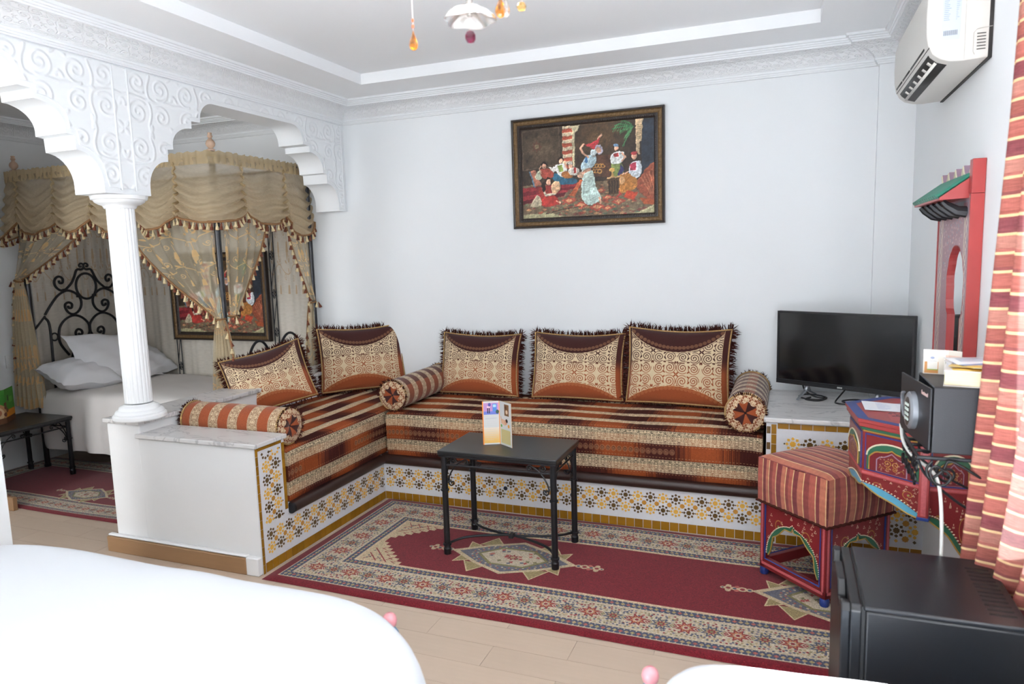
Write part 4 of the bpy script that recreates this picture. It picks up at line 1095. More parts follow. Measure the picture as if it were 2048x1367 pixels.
def ottoman():
    w = .372; O = Vector((.165, 3.005, 0)); e1 = Vector((-.7071, .7071, 0)); e2 = Vector((.7071, .7071, 0))
    t = thing('ottoman', 'painted red stool with arched sides and square red striped seat', 'stool', (.165, 3.27, .012))
    z0, z1 = .046, .372
    Lp = O+e1*w; Rp = O+e2*w; Bp = Lp+e2*w
    for q in (O, Lp, Rp, Bp):
        c = q+(e1 if q in (O, Rp) else -e1)*.015+(e2 if q in (O, Lp) else -e2)*.015
        G().obox(c+Vector((0, 0, (z0+z1)/2)), e1*.0146, e2*.0146, (0, 0, (z1-z0)/2)).build('post', red_p, parent=t, bevel=.002, smooth=False)
        G().lathe([(0, .012), (.017, .012), (.020, .018), (.020, .036), (.017, .046)], (c.x, c.y, 0), 14).build('foot', blue_p, parent=t)
    painted_side(t, Lp, -e1, -e2, w, z0, z1); painted_side(t, O, e2, -e1, w, z0, z1)
    painted_side(t, Rp, e1, e2, w, z0, z1); painted_side(t, Bp, -e2, e1, w, z0, z1)
    # padded seat
    lo, hi, k = z1-.012, .572, 14; r = .014; ex = .008
    def side(P0, U, nrm, flip=False):
        def f(a, b):
            bul = .012*math.sin(PI*b)*math.sin(PI*min(.95, max(.05, a)))
            return P0+U*(a*(w+2*ex)-ex)+nrm*(ex+bul)+Vector((0, 0, lo+(hi-lo-r)*b+.003*math.sin(a*9)*b))
        return f
    g = G(); S = 1.0
    for P0, U, N_, off in ((Lp, -e1, -e2, 0), (O, e2, -e1, .37), (Rp, e1, e2, .1), (Bp, -e2, e1, .6)):
        g.grid(side(P0, U, N_), 16, 10, uvf=lambda a, b, off=off: (off+a*.62, b*.3))
    def top(a, b):
        p = O-e1*ex-e2*ex+e1*(a*(w+2*ex))+e2*(b*(w+2*ex)); e = min(a, 1-a, b, 1-b)*w
        q = math.sqrt(min(1, e/.03)); ins = 0
        return p+Vector((0, 0, hi-r+r*q+.012*math.sin(PI*a)*math.sin(PI*b)+.002*math.sin(7*a+5*b)))
    g.grid(top, 20, 20, flip=True, uvf=lambda a, b: (.37+b*.62, a*.6))
    g.build('seat_cushion', stripe_m, parent=t, angle=60)
    Q = [Lp-e2*.012+e1*.012, O-e1*.012-e2*.012, Rp+e2*.012-e1*.012, Bp+e1*.012+e2*.012]
    pts = []
    for i in range(4):
        for j in range(26): pts.append(Q[i]+(Q[(i+1) % 4]-Q[i])*j/26+Vector((0, 0, lo-.002+.003*(j % 2))))
    G().tube(pts, .0058, 6, closed=True).build('seat_braid', fringe_m, parent=t)
ottoman()

def console():
    t = thing('wall_console', 'red painted eight-sided console with arched panels under the safe', 'console', (.45, 2.95, .45))
    P = [(XR, 2.695), (.456, 2.695), (.271, 2.85), (.248, 3.117), (.406, 3.26), (XR, 3.26)]
    zt = 0.8579
    zmid = 0.6582
    G().prism(P, lambda u, v, w: (u, v, w), zmid, zt-.05).build('case', red_p, parent=t, smooth=False)
    def grow(k): cx, cy = XR, 2.975; return [(min(XR, cx+(x-cx)*k), cy+(y-cy)*k) for x, y in P]
    for k, z0, z1, m in ((1.0, zt-.052, zt-.042, gold_p), (1.02, zt-.043, zt-.030, green_p), (1.04, zt-.031, zt-.014, red_b), (1.055, zt-.015, zt, red_b)):
        G().prism(grow(k), lambda u, v, w: (u, v, w), z0, z1).build('top_moulding' if z1 < zt else 'top', m, parent=t, bevel=.003, smooth=False)
    # blue painted edge and inlay on the top
    o = grow(1.055); i_ = grow(.95)
    g = G()
    for a in range(5): g.add([(*o[a], zt+.0006), (*o[a+1], zt+.0006), (*i_[a+1], zt+.0006), (*i_[a], zt+.0006)], [(0, 1, 2, 3)])
    g.build('edge_band', blue_p, parent=t, smooth=False)
    g = G(); q0, q1 = grow(.72), grow(.69)
    for a in range(5): g.add([(*q0[a], zt+.0007), (*q0[a+1], zt+.0007), (*q1[a+1], zt+.0007), (*q1[a], zt+.0007)], [(0, 1, 2, 3)])
    g.build('inlay_line', lilac_p, parent=t, smooth=False)
    inl = C(128, 128, 'b25a58')
    for k in range(40): x, y = rng.uniform(6, 122, 2); inl.poly(star((x, y), 9, 4, .5, x), ('5e2430', '7a3038', '2f3a3a')[k % 3])
    im_ = imat('inlay_paint', inl.img('inlay_paint'), rough=.4)
    G().add([(.36, 2.83, zt+.0008), (.51, 2.83, zt+.0008), (.51, 3.02, zt+.0008), (.36, 3.02, zt+.0008)], [(0, 1, 2, 3)], [[(0, 0), (1, 0), (1, 1), (0, 1)]]).build('inlay', im_, parent=t, smooth=False)
    pan_img = C(256, 180, '6e2026')
    arch = lambda m, n: [(256*u, 180*(1-v)) for u, v in n]
    o1 = [(.17, .08), (.17, .55), (.24, .66), (.34, .70), (.42, .78), (.5, .88), (.58, .78), (.66, .70), (.76, .66), (.83, .55), (.83, .08)]
    pan_img.line([(256*u, 180*(1-v)) for u, v in o1], 7, '957a8c', closed=True)
    for s in (-1, 1):
        pan_img.line(spiral((128+s*24, 92), 22, 1.4, 1.2, s, 24), 4, 'b0883e'); pan_img.line(spiral((128+s*22, 128), 14, 1.2, 4, -s, 20), 3.5, 'b0883e'); pan_img.line([(128+s*40, 135), (128+s*62, 120), (128+s*70, 138)], 3, 'a0803e')
    pan_img.disc(128, 62, 9, 'b0883e'); pan_img.disc(128, 62, 5, '6e2026')
    for k in range(26):
        x, y = rng.uniform(60, 196), rng.uniform(50, 150)
        for a in (.5, 2.6, 4.7): pan_img.disc(x+3*math.cos(a), y+3*math.sin(a), 1.7, 'd4c09c')
    pan_img.noise(.05); pm = imat('console_panel_paint', pan_img.img('console_panel_paint'), rough=.35)
    def face(A, B, low, full=True):
        A = Vector((*A, 0)); B = Vector((*B, 0)); U = (B-A).normalized(); N_ = Vector((U.y, -U.x, 0)); w = (B-A).length
        to3 = lambda u, v, q: A+U*u+Vector((0, 0, v))+N_*q
        z0, z1 = zmid+.006, zt-.054
        G().prism([(.012, z0), (w-.012, z0), (w-.012, z1), (.012, z1)], to3, -.001, .003).build('panel_frame', blue_p, parent=t, smooth=False)
        G().prism([(.017, z0+.005), (w-.017, z0+.005), (w-.017, z1-.005), (.017, z1-.005)], to3, .001, .0045).build('panel_ground', red_p, parent=t, smooth=False)
        m = .022; ar = [(m, z0+.008), (m, z0+.06)]+[(w/2-(w/2-m)*math.cos(a), z0+.06+(z1-z0-.085)*math.sin(a)) for a in np.linspace(0, PI, 15)]+[(w-m, z0+.06), (w-m, z0+.008)]
        G().prism(ar, to3, .002, .006).build('arch_ground', green_p, parent=t, smooth=False)
        G().tube([to3(u, v, .0065) for u, v in ar[1:-1]], .0032, 6).build('arch_edge', cream_p, parent=t)
        q = m+.012; ai = [(q, z0+.008), (q, z0+.055)]
        for k, a in enumerate(np.linspace(0, PI, 19)): ai.append((w/2-(w/2-q)*math.cos(a), z0+.055+(z1-z0-.105)*math.sin(a)*(1 if k != 9 else 1.12)-.004*abs(math.sin(a*4))))
        ai += [(w-q, z0+.055), (w-q, z0+.008)]
        G().prism(ai, to3, .003, .0085, uvf=lambda u, v: ((u-q)/(w-2*q), (v-z0)/(z1-z0-.045))).build('painted_panel', pm, parent=t, smooth=False)
        G().tube([to3(u, v, .0085) for u, v in ai], .0026, 6).build('panel_edge', gold_p, parent=t)
        G().prism([(0, zmid-.012), (w, zmid-.012), (w, zmid+.006), (0, zmid+.006)], to3, -.01, .004).build('rail', red_b, parent=t, smooth=False)
        G().prism([(.004, zmid-.008), (w-.004, zmid-.008), (w-.004, zmid+.001), (.004, zmid+.001)], to3, .003, .0055).build('braid_line', pink_p, parent=t, smooth=False)
        # hanging apron under the rail: low = list of (fraction, z) of its lower edge
        lo = smooth_path([(f*w, z) for f, z in low], 5)
        G().prism([(0, zmid-.012), (0, lo[0][1])]+lo+[(w, zmid-.012)], to3, -.012, .0, uvf=lambda u, v: (u/w, (v-low[-1][1])/(zmid-low[-1][1]))).build('apron', apron_m, parent=t, smooth=False)
        b = smooth_path([(f*w, z-.024*math.sin(PI*min(1, max(0, f)))**.7-.004-.006*abs(math.sin(f*7))) for f, z in low], 5)
        G().prism(lo+b[::-1], to3, -.011, -.002).build('apron_trim', sky_p if full else green_p, parent=t, smooth=False)
        G().tube([to3(u, v, -.001) for u, v in b], .003, 6).build('trim_edge', gold_p, parent=t)
        g = G()
        for k in range(0, len(lo)-1):
            a, c2 = lo[k], lo[k+1]; n = max(1, int(math.dist(a, c2)/.008))
            for j in range(n): g.lathe([(0, 0), (.0036, .001), (.0028, .0036), (0, .0042)], to3(a[0]+(c2[0]-a[0])*j/n, a[1]+(c2[1]-a[1])*j/n+.003, 0), 6)
        g.build('bead_line', cream_p, parent=t, kind='stuff')
        for u0 in ((w-.0,) if full else ()):
            pass
    face(P[2], P[1], [(0, 0.6132), (0.25, 0.6088), (0.5, 0.5945), (0.75, 0.5726), (0.97, 0.5495)], True)
    face(P[1], P[0], [(0.03, 0.5561), (0.25, 0.5473), (0.45, 0.5199), (0.65, 0.4738), (0.85, 0.4134), (1, 0.3366)], False)
    face(P[3], P[2], [(0, 0.578), (0.25, 0.6), (0.5, 0.6132), (0.75, 0.6154), (1, 0.6132)], True)
    # stile with a blue foot between the two visible faces
    c = Vector((P[1][0]-.004, P[1][1]-.004, 0))
    G().obox(c+Vector((0, 0, 0.6823)), (.0154, -.0044, 0), (.0044, .0154, 0), (0, 0, .1295)).build('stile', red_b, parent=t, bevel=.002, smooth=False)
    G().obox(c+Vector((-.002, -.0066, 0.6713)), (.0077, -.0022, 0), (.0022, .0121, 0), (0, 0, .11)).build('braid_line', pink_p, parent=t, smooth=False)
    G().obox(c+Vector((0, 0, 0.5495)), (.0187, -.005, 0), (.005, .017, 0), (0, 0, .006)).build('stile_foot', blue_p, parent=t, bevel=.002, smooth=False)
    # keyhole plate on the narrow left face
    g = G().lathe([(0, -.004), (.011, -.003), (.011, 0), (0, .0)], (.2535, 3.05, 0.7811), 12, axis='x'); g.build('keyhole', iron, parent=t)
console()
o = G().add([(0.2876, 3.1412, 0.8634), (0.2876, 2.9799, 0.8614), (0.4829, 2.9579, 0.8609), (0.4829, 3.0951, 0.8614)], [(0, 1, 2, 3)], [[(0, 1), (0, 0), (1, 0), (1, 1)]])
pi_ = C(200, 120, 'e9ecf2')
for k in range(9): pi_.line([(50, 18+10*k), (50+rng.uniform(20, 50), 18+10*k)], 2.2, '8fa4d0'); pi_.line([(120, 20+10*k), (120+rng.uniform(10, 60), 20+10*k)], 1.6, 'c4cad8')
tag(o.build('paper_sheet', imat('paper_print', pi_.img('paper_print'), rough=.6, noise=.01), solid=.0008, smooth=False), 'white printed sheet of paper lying on the red console top', 'paper')
# ------------------------------------------------------------------ safe on its iron bracket
def safe():
    x0, x1, y0, y1, z0, z1 = .400, .600, 2.30, 2.565, .886, 1.082
    steel = mat('safe_steel', '191b21', rough=.45, var=.12, scale=120, bump=.15, bscale=300); dark = mat('safe_inside', '101114', rough=.7)
    t = thing('safe', 'dark grey metal safe with open keypad door on iron bracket', 'safe', (.5, 2.43, z0))
    g = G(); th = .006
    g.box(x0, x1, y0, y0+th, z0, z1).box(x0, x1, y1-th, y1, z0, z1).box(x0, x1, y0+th, y1-th, z0, z0+th).box(x0, x1, y0+th, y1-th, z1-th, z1).box(x1-th, x1, y0+th, y1-th, z0+th, z1-th)
    g.build('body', steel, parent=t, bevel=.003, smooth=False)
    G().box(x0+.03, x0+.034, y0+th, y1-th, z0+th, z1-th).build('inner_back', dark, parent=t, smooth=False)
    H = Vector((x0-.002, y0+.008, 0)); E_ = Vector((.362, y1+.035, 0)); U = (E_-H).normalized(); N_ = Vector((-U.y, U.x, 0)); w = (E_-H).length
    if N_.x > 0: N_ = -N_
    def to(u, q, z): return H+U*u+N_*q+Vector((0, 0, z))
    zc, zh = (z0+z1)/2, (z1-z0)/2-.006
    d = G().obox(to(w/2, .003, zc), U*w/2, N_*.003, (0, 0, zh)).build('door', steel, parent=t, bevel=.0015, smooth=False)
    sil = mat('keypad_silver', '8d9096', rough=.32, metal=.6, var=.1, scale=40); dk = mat('keypad_face', '3a3432', rough=.45); btn = mat('keypad_button', 'b8c4bd', rough=.4)
    def oval(cu, cz, ru, rz, q0, q1, m, name, par, n=28):
        vs = [to(cu+ru*k*math.cos(a), q, cz+rz*k*math.sin(a)) for q, k in ((q0, 1), (q1*.7+q0*.3, .98), (q1, .84)) for a in np.linspace(0, 2*PI, n+1)[:-1]]
        fs = [(i*n+k, i*n+(k+1) % n, (i+1)*n+(k+1) % n, (i+1)*n+k) for i in range(2) for k in range(n)]+[tuple(range(2*n, 3*n))]
        return G().add(vs, fs).build(name, m, parent=par)
    cu, cz = w*.50, zc-.004
    kp = oval(cu, cz, .046, .060, .006, .026, sil, 'keypad', t)
    oval(cu-.004, cz-.002, .027, .046, .025, .0275, dk, 'keypad_face', kp)
    for i in range(3):
        for j in range(4): oval(cu-.018+.014*i, cz+.020-.015*j, .0052, .0055, .027, .0295, btn, 'button', kp, 8)
    kn = G().tube([to(cu+.052+.018*math.cos(a), .02+.004*math.sin(a), cz+.008+.040*math.sin(a)) for a in np.linspace(-1.9, 1.9, 14)], .006, 8, flat=.6).build('turn_handle', sil, parent=t)
    lg = mat('safe_logo_pink', 'b79c98', rough=.5); g = G(); u = .022
    for k, (lw, hh) in enumerate(((.004, .012), (.007, .008), (.007, .008), (.006, .008), (.006, .010), (.007, .008), (.006, .008), (.006, .012))):
        g.obox(to(u+lw/2, .0064, zc+.066+(hh-.008)/2), U*lw*.42, N_*.0004, (0, 0, hh/2)); u += lw+.0015
    g.build('logo', lg, parent=t, smooth=False)
    # bracket
    b = thing('wall_bracket', 'black wrought iron bracket with scrolls carrying the safe', 'bracket', (.5, 2.43, .70))
    zf = z0-.011; A = [(XR-.002, y0-.012), (x0-.035, y0-.012), (x0-.035, y1+.04), (XR-.002, y1+.04)]
    G().tube([(*p, zf) for p in A], .006, 8).build('frame', iron, parent=b)
    for k in (.25, .5, .75): G().tube([(x0-.035, y0+(y1-y0)*k, zf), (XR-.004, y0+(y1-y0)*k, zf)], .005, 6).build('bar', iron, parent=b)
    xf = x0-.035
    for k in range(5):
        yy = y0+.02+(y1-y0)*k/4.6
        sp = spiral((yy, zf-.035), .022, 1.6, 1.5, 1 if k % 2 else -1, 22); sp2 = spiral((yy+.01, zf-.078), .018, 1.5, -1.5, -1 if k % 2 else 1, 18)
        G().tube([(xf, a, z) for a, z in sp], .004, 6).build('scroll', iron, parent=b); G().tube([(xf, a, z) for a, z in sp2], .004, 6).build('scroll', iron, parent=b)
    for yy in (y0-.008, y1+.036):
        pts = smooth_path([(xf, zf-.008), (xf+.02, zf-.05), (xf+.07, zf-.10), (xf+.14, zf-.15), (XR-.012, zf-.20)], 5)
        G().tube([(x, yy, z) for x, z in pts], .004, 8).build('strut', iron, parent=b)
        G().tube([(x, yy, z) for x, z in spiral((xf+.075, zf-.045), .028, 1.6, 2.5, 1, 22)], .004, 6).build('scroll', iron, parent=b)
safe()
mz = 1.0825
def book_stack():
    bl = C(64, 256, 'cfc5a8')
    for k in range(90): y = rng.uniform(0, 256); bl.line([(0, y), (64, y)], 1.2, 'b5a984', op=.6)
    pages = imat('book_page_edges', bl.img('book_page_edges'), rough=.8)
    t = thing('book', 'thick cream paged directory lying on top of the safe', 'book', (.54, 2.43, mz))
    c = Vector((.535, 2.42, 0)); a = math.radians(-12); U = Vector((math.cos(a), math.sin(a), 0)); V = Vector((-U.y, U.x, 0))
    G().obox(c+Vector((0, 0, mz+.0235)), U*.085, V*.112, (0, 0, .0205)).build('pages', pages, parent=t, smooth=False, bevel=.002)
    cv = mat('book_cover', 'e6e4e0', rough=.4); G().obox(c+Vector((0, 0, mz+.0453)), U*.087, V*.114, (0, 0, .0012)).build('cover', cv, parent=t, smooth=False)
    G().obox(c+Vector((0, 0, mz+.0015)), U*.087, V*.114, (0, 0, .0012)).build('cover', cv, parent=t, smooth=False)
    im = C(128, 128, 'e9eaee'); im.poly([(0, 90), (128, 60), (128, 128), (0, 128)], 'd8b050'); im.poly([(0, 70), (128, 40), (128, 58), (0, 90)], '5a74a8'); im.rect(20, 10, 90, 40, 'b8bcc8')
    mm = imat('magazine_print', im.img('magazine_print'), rough=.3)
    for k, (da, dx, dy) in enumerate(((.15, -.004, .0), (-.1, .01, .012), (.4, .012, -.01))):
        q = a+da; u = Vector((math.cos(q), math.sin(q), 0)); v = Vector((-u.y, u.x, 0)); z = mz+.0475+.003*k
        def f(s_, w_, z=z, u=u, v=v, dx=dx, dy=dy): return c+Vector((dx, dy, z+.006*abs(w_-.5)*k))+u*(s_-.5)*.15+v*(w_-.5)*.20
        o = G().grid(f, 4, 6).build('magazine', mm, solid=.0015)
        tag(o, ('white and blue brochure lying directly on the thick directory', 'loose glossy brochure in the middle of the pile on the directory', 'yellow and white brochure topmost on the directory')[k], 'brochure', 'brochures on the directory')
book_stack()
lf3 = imat('safe_card_print', leaflet_image('safe_card_print', 3), rough=.4, noise=.01)
folded('leaflet', 'folded hotel card standing on the safe beside the mirror', 'leaflet', [(.408, 2.545, mz), (.475, 2.53, mz), (.505, 2.50, mz)], .078, lf3, [0, .6, 1])
cable('thick black cable drooping below the safe from the iron bracket', [(.40, 2.28, .868), (.385, 2.275, .845), (.395, 2.27, .82), (.425, 2.27, .845), (.44, 2.275, .872), (.47, 2.27, .862), (.53, 2.27, .825), (.606, 2.28, .78)], .0042, cable_m)
cable('black cable loop twisted around the bracket corner', [(.43, 2.262, .845), (.405, 2.26, .86), (.392, 2.262, .84), (.405, 2.262, .81), (.43, 2.262, .805), (.445, 2.262, .83), (.43, 2.262, .848)], .0036, cable_m)
cable('white cable hanging from the bracket down behind the fridge', [(.36, 2.60, .90), (.358, 2.52, .86), (.37, 2.40, .845), (.40, 2.30, .836), (.418, 2.275, .80), (.428, 2.27, .70), (.432, 2.27, .55), (.432, 2.27, .40), (.432, 2.30, .20)], .0052, white_cable)

# ------------------------------------------------------------------ carved mirror
def mirror():
    xf, xb = .577, XR; y0, y1 = 2.84, 3.375; zb, zt = 1.0, 1.66
    t = thing('mirror', 'tall red painted mirror with scalloped arch and little green roof', 'mirror', (xb, 3.1, zb))
    glass, N, L, B = newmat('mirror_glass'); B.inputs['Metallic'].default_value = 1; B.inputs['Roughness'].default_value = .02; B.inputs['Base Color'].default_value = (.86, .88, .88, 1)
    faded = C(200, 400, '9c7a80')
    for o_, col in ((6, 'd8cdb8'), (14, '8a8fa0'), (30, 'd0c4b0'), (36, '9a8088')):
        faded.line([(o_, o_), (200-o_, o_), (200-o_, 400), (o_, 400)], 3.5, col, closed=True)
    for k in range(14):
        for x in (20, 180): faded.line([(x-6, 60+24*k), (x, 48+24*k), (x+6, 60+24*k), (x, 72+24*k)], 2.4, 'd8cdb8', closed=True)
    faded.rect(40, 12, 80, 30, '8ea8b0', .8); faded.rect(120, 12, 160, 30, '8ea8b0', .8); faded.poly(star((100, 21), 11, 4, .4), 'd8c890')
    for k in range(160): x, y = rng.uniform(40, 160), rng.uniform(45, 190); faded.disc(x, y, 2.6, ('b0909a', '8a8898', 'c0a0a0')[k % 3])
    faded.noise(.05); fm = imat('mirror_frame_paint', faded.img('mirror_frame_paint'), rough=.45)
    to3 = lambda u, v, w: (w, u, v)
    a0, a1 = 2.895, 3.175; mid = (a0+a1)/2; hw = (a1-a0)/2
    ar = [(a0+.035, zb+.02)]
    half = [(a0+.035, 1.22)] + [(a0+.012, 1.24), (a0, 1.275), (a0, 1.33)] + [(mid-hw*math.cos(q)-.007*abs(math.sin(q*6)), 1.33+.155*math.sin(q)) for q in np.linspace(.05, PI/2, 16)]
    arch = [(a0+.035, zb+.02)]+half+[(2*mid-u, v) for u, v in half[::-1][1:]]+[(a1-.035, zb+.02)]
    L_ = [(y0, zb), (y0, zt), (mid, zt)]+[p for p in arch[::-1] if p[0] <= mid+1e-6][::1] if False else None
    left = [(mid, zb), (y0, zb), (y0, zt), (mid, zt)]+[p for p in half[::-1]]+[(a0+.035, zb+.02), (mid, zb+.02)]
    right = [(2*mid-u if abs(u-y0) > 1e-6 else y1, v) for u, v in left]
    uvf = lambda u, v: ((u-y0)/(y1-y0), (v-zb)/(zt-zb))
    G().prism(left, to3, xf-.0, xf+.012, uvf=uvf).prism(right, to3, xf, xf+.012, uvf=uvf).build('frame', fm, parent=t, smooth=False)
    G().box(xf+.0125, xf+.016, y0+.01, y1-.01, zb+.01, zt-.05).build('glass', glass, parent=t, smooth=False)
    g = G(); n = len(arch)
    for (p, q) in zip(arch[:-1], arch[1:]):
        g.add([to3(*p, xf-.001), to3(*q, xf-.001), to3(*q, xf+.0125), to3(*p, xf+.0125)], [(0, 1, 2, 3)])
    g.build('arch_reveal', red_b, parent=t, smooth=False, solid=.002)
    for y in (y0-.006, y1+.006): G().box(xf-.004, xb-.001, y-.006, y+.006, zb, zt-.001).build('side_board', red_b, parent=t, bevel=.001, smooth=False)
    G().box(xf-.003, xb-.001, y0-.013, y0+.028, zt, 1.775).build('end_post', red_b, parent=t, bevel=.002, smooth=False)
    # merlon parapet
    zp = 1.68; n = 4; pts = [(y0+.03, zp)]; W = y1-y0-.03
    for k in range(n):
        u = y0+.03+W*k/n; w = W/n
        pts += [(u, 1.765)] if k == 0 else []
        pts += [(u+w*.12, 1.745), (u+w*.28, 1.705), (u+w*.5, 1.694), (u+w*.72, 1.705), (u+w*.88, 1.745), (u+w, 1.768)]
    pts += [(y1, zp)]
    G().prism(pts, to3, xf+.004, xf+.026).build('parapet', lilac_p, parent=t, smooth=False)
    G().tube([to3(u, v-.006, xf+.003) for u, v in pts[1:-1]], .0035, 5).build('parapet_edge', cream_p, parent=t)
    # tiled roof: rows of little green tiles
    xe, ze, xr_, zr = .487, 1.652, .585, 1.722
    rb = G().add([(xe, y0+.03, ze), (xe, y1+.02, ze), (xr_, y1+.02, zr), (xr_, y0+.03, zr), (xe, y0+.03, ze-.008), (xe, y1+.02, ze-.008), (xb-.002, y1+.02, ze-.004), (xb-.002, y0+.03, ze-.004)], [(0, 3, 2, 1), (4, 5, 6, 7), (0, 1, 5, 4), (0, 4, 7, 3), (1, 2, 6, 5), (2, 3, 7, 6)]).build('roof_board', red_b, parent=t, smooth=False)
    rt = mat('green_roof_tile', '2f7d68', rough=.45, var=.2, scale=40, rand=.12); me = None
    N_ = 13; R_ = 5; dy = (y1-y0-.01)/N_
    for j in range(R_):
        for i in range(N_):
            f = j/R_; x = xe+(xr_-xe)*f; z = ze+(zr-ze)*f
            if me is None:
                me = G().tube([(0, 0, 0), ((xr_-xe)/R_*1.15, 0, (zr-ze)/R_*1.15)], dy*.48, 8, flat=.45).mesh('roof_tile', rt)
            o = bpy.data.objects.new('roof_tile', me); COL.objects.link(o); put(o, rb); o.matrix_basis = Matrix.Translation((x-.004, y0+.035+dy*(i+.5), z+.004))
    for k in range(5):
        y = y0+.06+(y1-y0-.1)*k/4
        G().tube([(xf, y, 1.60), (xf-.03, y, 1.605), (xf-.06, y, 1.625), (xf-.075, y, 1.64)], [.02, .018, .014, .01], 8).build('roof_corbel', iron, parent=t)
mirror()

# ------------------------------------------------------------------ air conditioner
def aircon():
    y0, y1 = 2.84, 3.63; X = lambda d: XR-d
    cream = mat('aircon_plastic', 'c9c6c0', rough=.38, var=.02, spec=.5); dark = mat('aircon_slot', '1d1b1a', rough=.6); louv = mat('aircon_louvre', 'd5d2cb', rough=.4)
    t = thing('air_conditioner', 'cream split air conditioner high on the wall beside the curtain', 'air conditioner', (XR-.1, 3.2, 2.1))
    pf = [(0, 2.105), (.085, 2.100), (.120, 2.103), (.150, 2.113), (.172, 2.132), (.186, 2.160), (.192, 2.195), (.194, 2.25), (.192, 2.33), (.180, 2.375), (.15, 2.392), (0, 2.395)]
    to3 = lambda u, v, w: (X(u), w, v)
    G().prism(pf, lambda u, v, w: (X(u), w, v), y0, y1).build('body', cream, parent=t, angle=30, bevel=.006)
    G().box(XR-.012, XR-.001, y0-.002, y1+.002, 2.10, 2.398).build('back_plate', dark, parent=t, smooth=False)
    def strip(name, s0, s1, ya, yb, off, m):
        # patch lying on the curved underside between two profile positions
        q = lambda s: (np.interp(s, range(len(pf)), [p[0] for p in pf]), np.interp(s, range(len(pf)), [p[1] for p in pf]))
        pts = [q(s) for s in np.linspace(s0, s1, 7)]; vs = []
        for y in (ya, yb):
            for u, v in pts: cu, cv = .09, 2.24; d = math.hypot(u-cu, v-cv); vs.append((X(u+(u-cu)/d*off), y, v+(v-cv)/d*off))
        return G().add(vs, [(i, i+1, 8+i, 7+i) for i in range(6)]).build(name, m, parent=t, solid=.0015)
    strip('air_outlet', 2.0, 4.3, y0+.055, y1-.07, .0008, dark)
    o = strip('louvre', 2.95, 3.30, y0+.050, y1-.065, .005, louv)
    for k in range(6):
        y = y0+.10+.1*k
        vn = strip('louvre_vane', 3.30, 3.85, y, y+.030, .002, louv); put(vn, o)
    for a, b in ((0, .30), (.32, .50), (.52, .68)): strip('front_slot', 5.05, 5.25, y0+.07+a, y0+.07+b, .0008, dark)
    strip('panel_joint', 4.72, 4.78, y0+.0, y1-.01, .0006, dark)
    # right-hand end cap details: joint line, grille, rating label
    ye = y0-.0015
    seam = mat('aircon_seam', 'b9b5ae', rough=.5)
    G().box(X(.0805), X(.079), ye, y0+.001, 2.103, 2.39).build('end_seam', seam, parent=t, smooth=False)
    G().tube([(X(a), ye, b) for a, b in ((.002, 2.20), (.045, 2.196), (.055, 2.185), (.055, 2.125), (.05, 2.115))], .0012, 5).build('grille_outline', seam, parent=t)
    for k in range(6): G().box(X(.045), X(.020), ye-.0005, y0+.001, 2.130+.010*k, 2.1325+.010*k).build('grille_slot', dark, parent=t, smooth=False)
    li = C(110, 260, 'b9c0c8')
    li.line([(30, 16), (80, 14)], 9, '7f8ca0'); li.line([(28, 30), (82, 28)], 4, '98a2b2'); li.line([(16, 42), (96, 40)], 3, '929cac')
    for k in range(13): li.line([(12, 54+9*k), (12+rng.uniform(18, 44), 54+9*k)], 3, '8a96a8'); li.line([(82, 54+9*k), (82+rng.uniform(4, 18), 54+9*k)], 3, '929eae')
    for k in range(22): li.line([(14+3.8*k, 214), (14+3.8*k, 236)], 1.6 if k % 3 else 2.6, '5c6068')
    li.line([(6, 246), (90, 244)], 2.5, 'b5b8bd')
    G().add([(X(.150), ye, 2.17), (X(.096), ye, 2.17), (X(.092), ye, 2.345), (X(.148), ye, 2.345)], [(0, 1, 2, 3)], [[(0, 0), (1, 0), (1, 1), (0, 1)]]).build('rating_label', imat('aircon_label', li.img('aircon_label'), rough=.5, noise=.01), parent=t, smooth=False)
aircon()

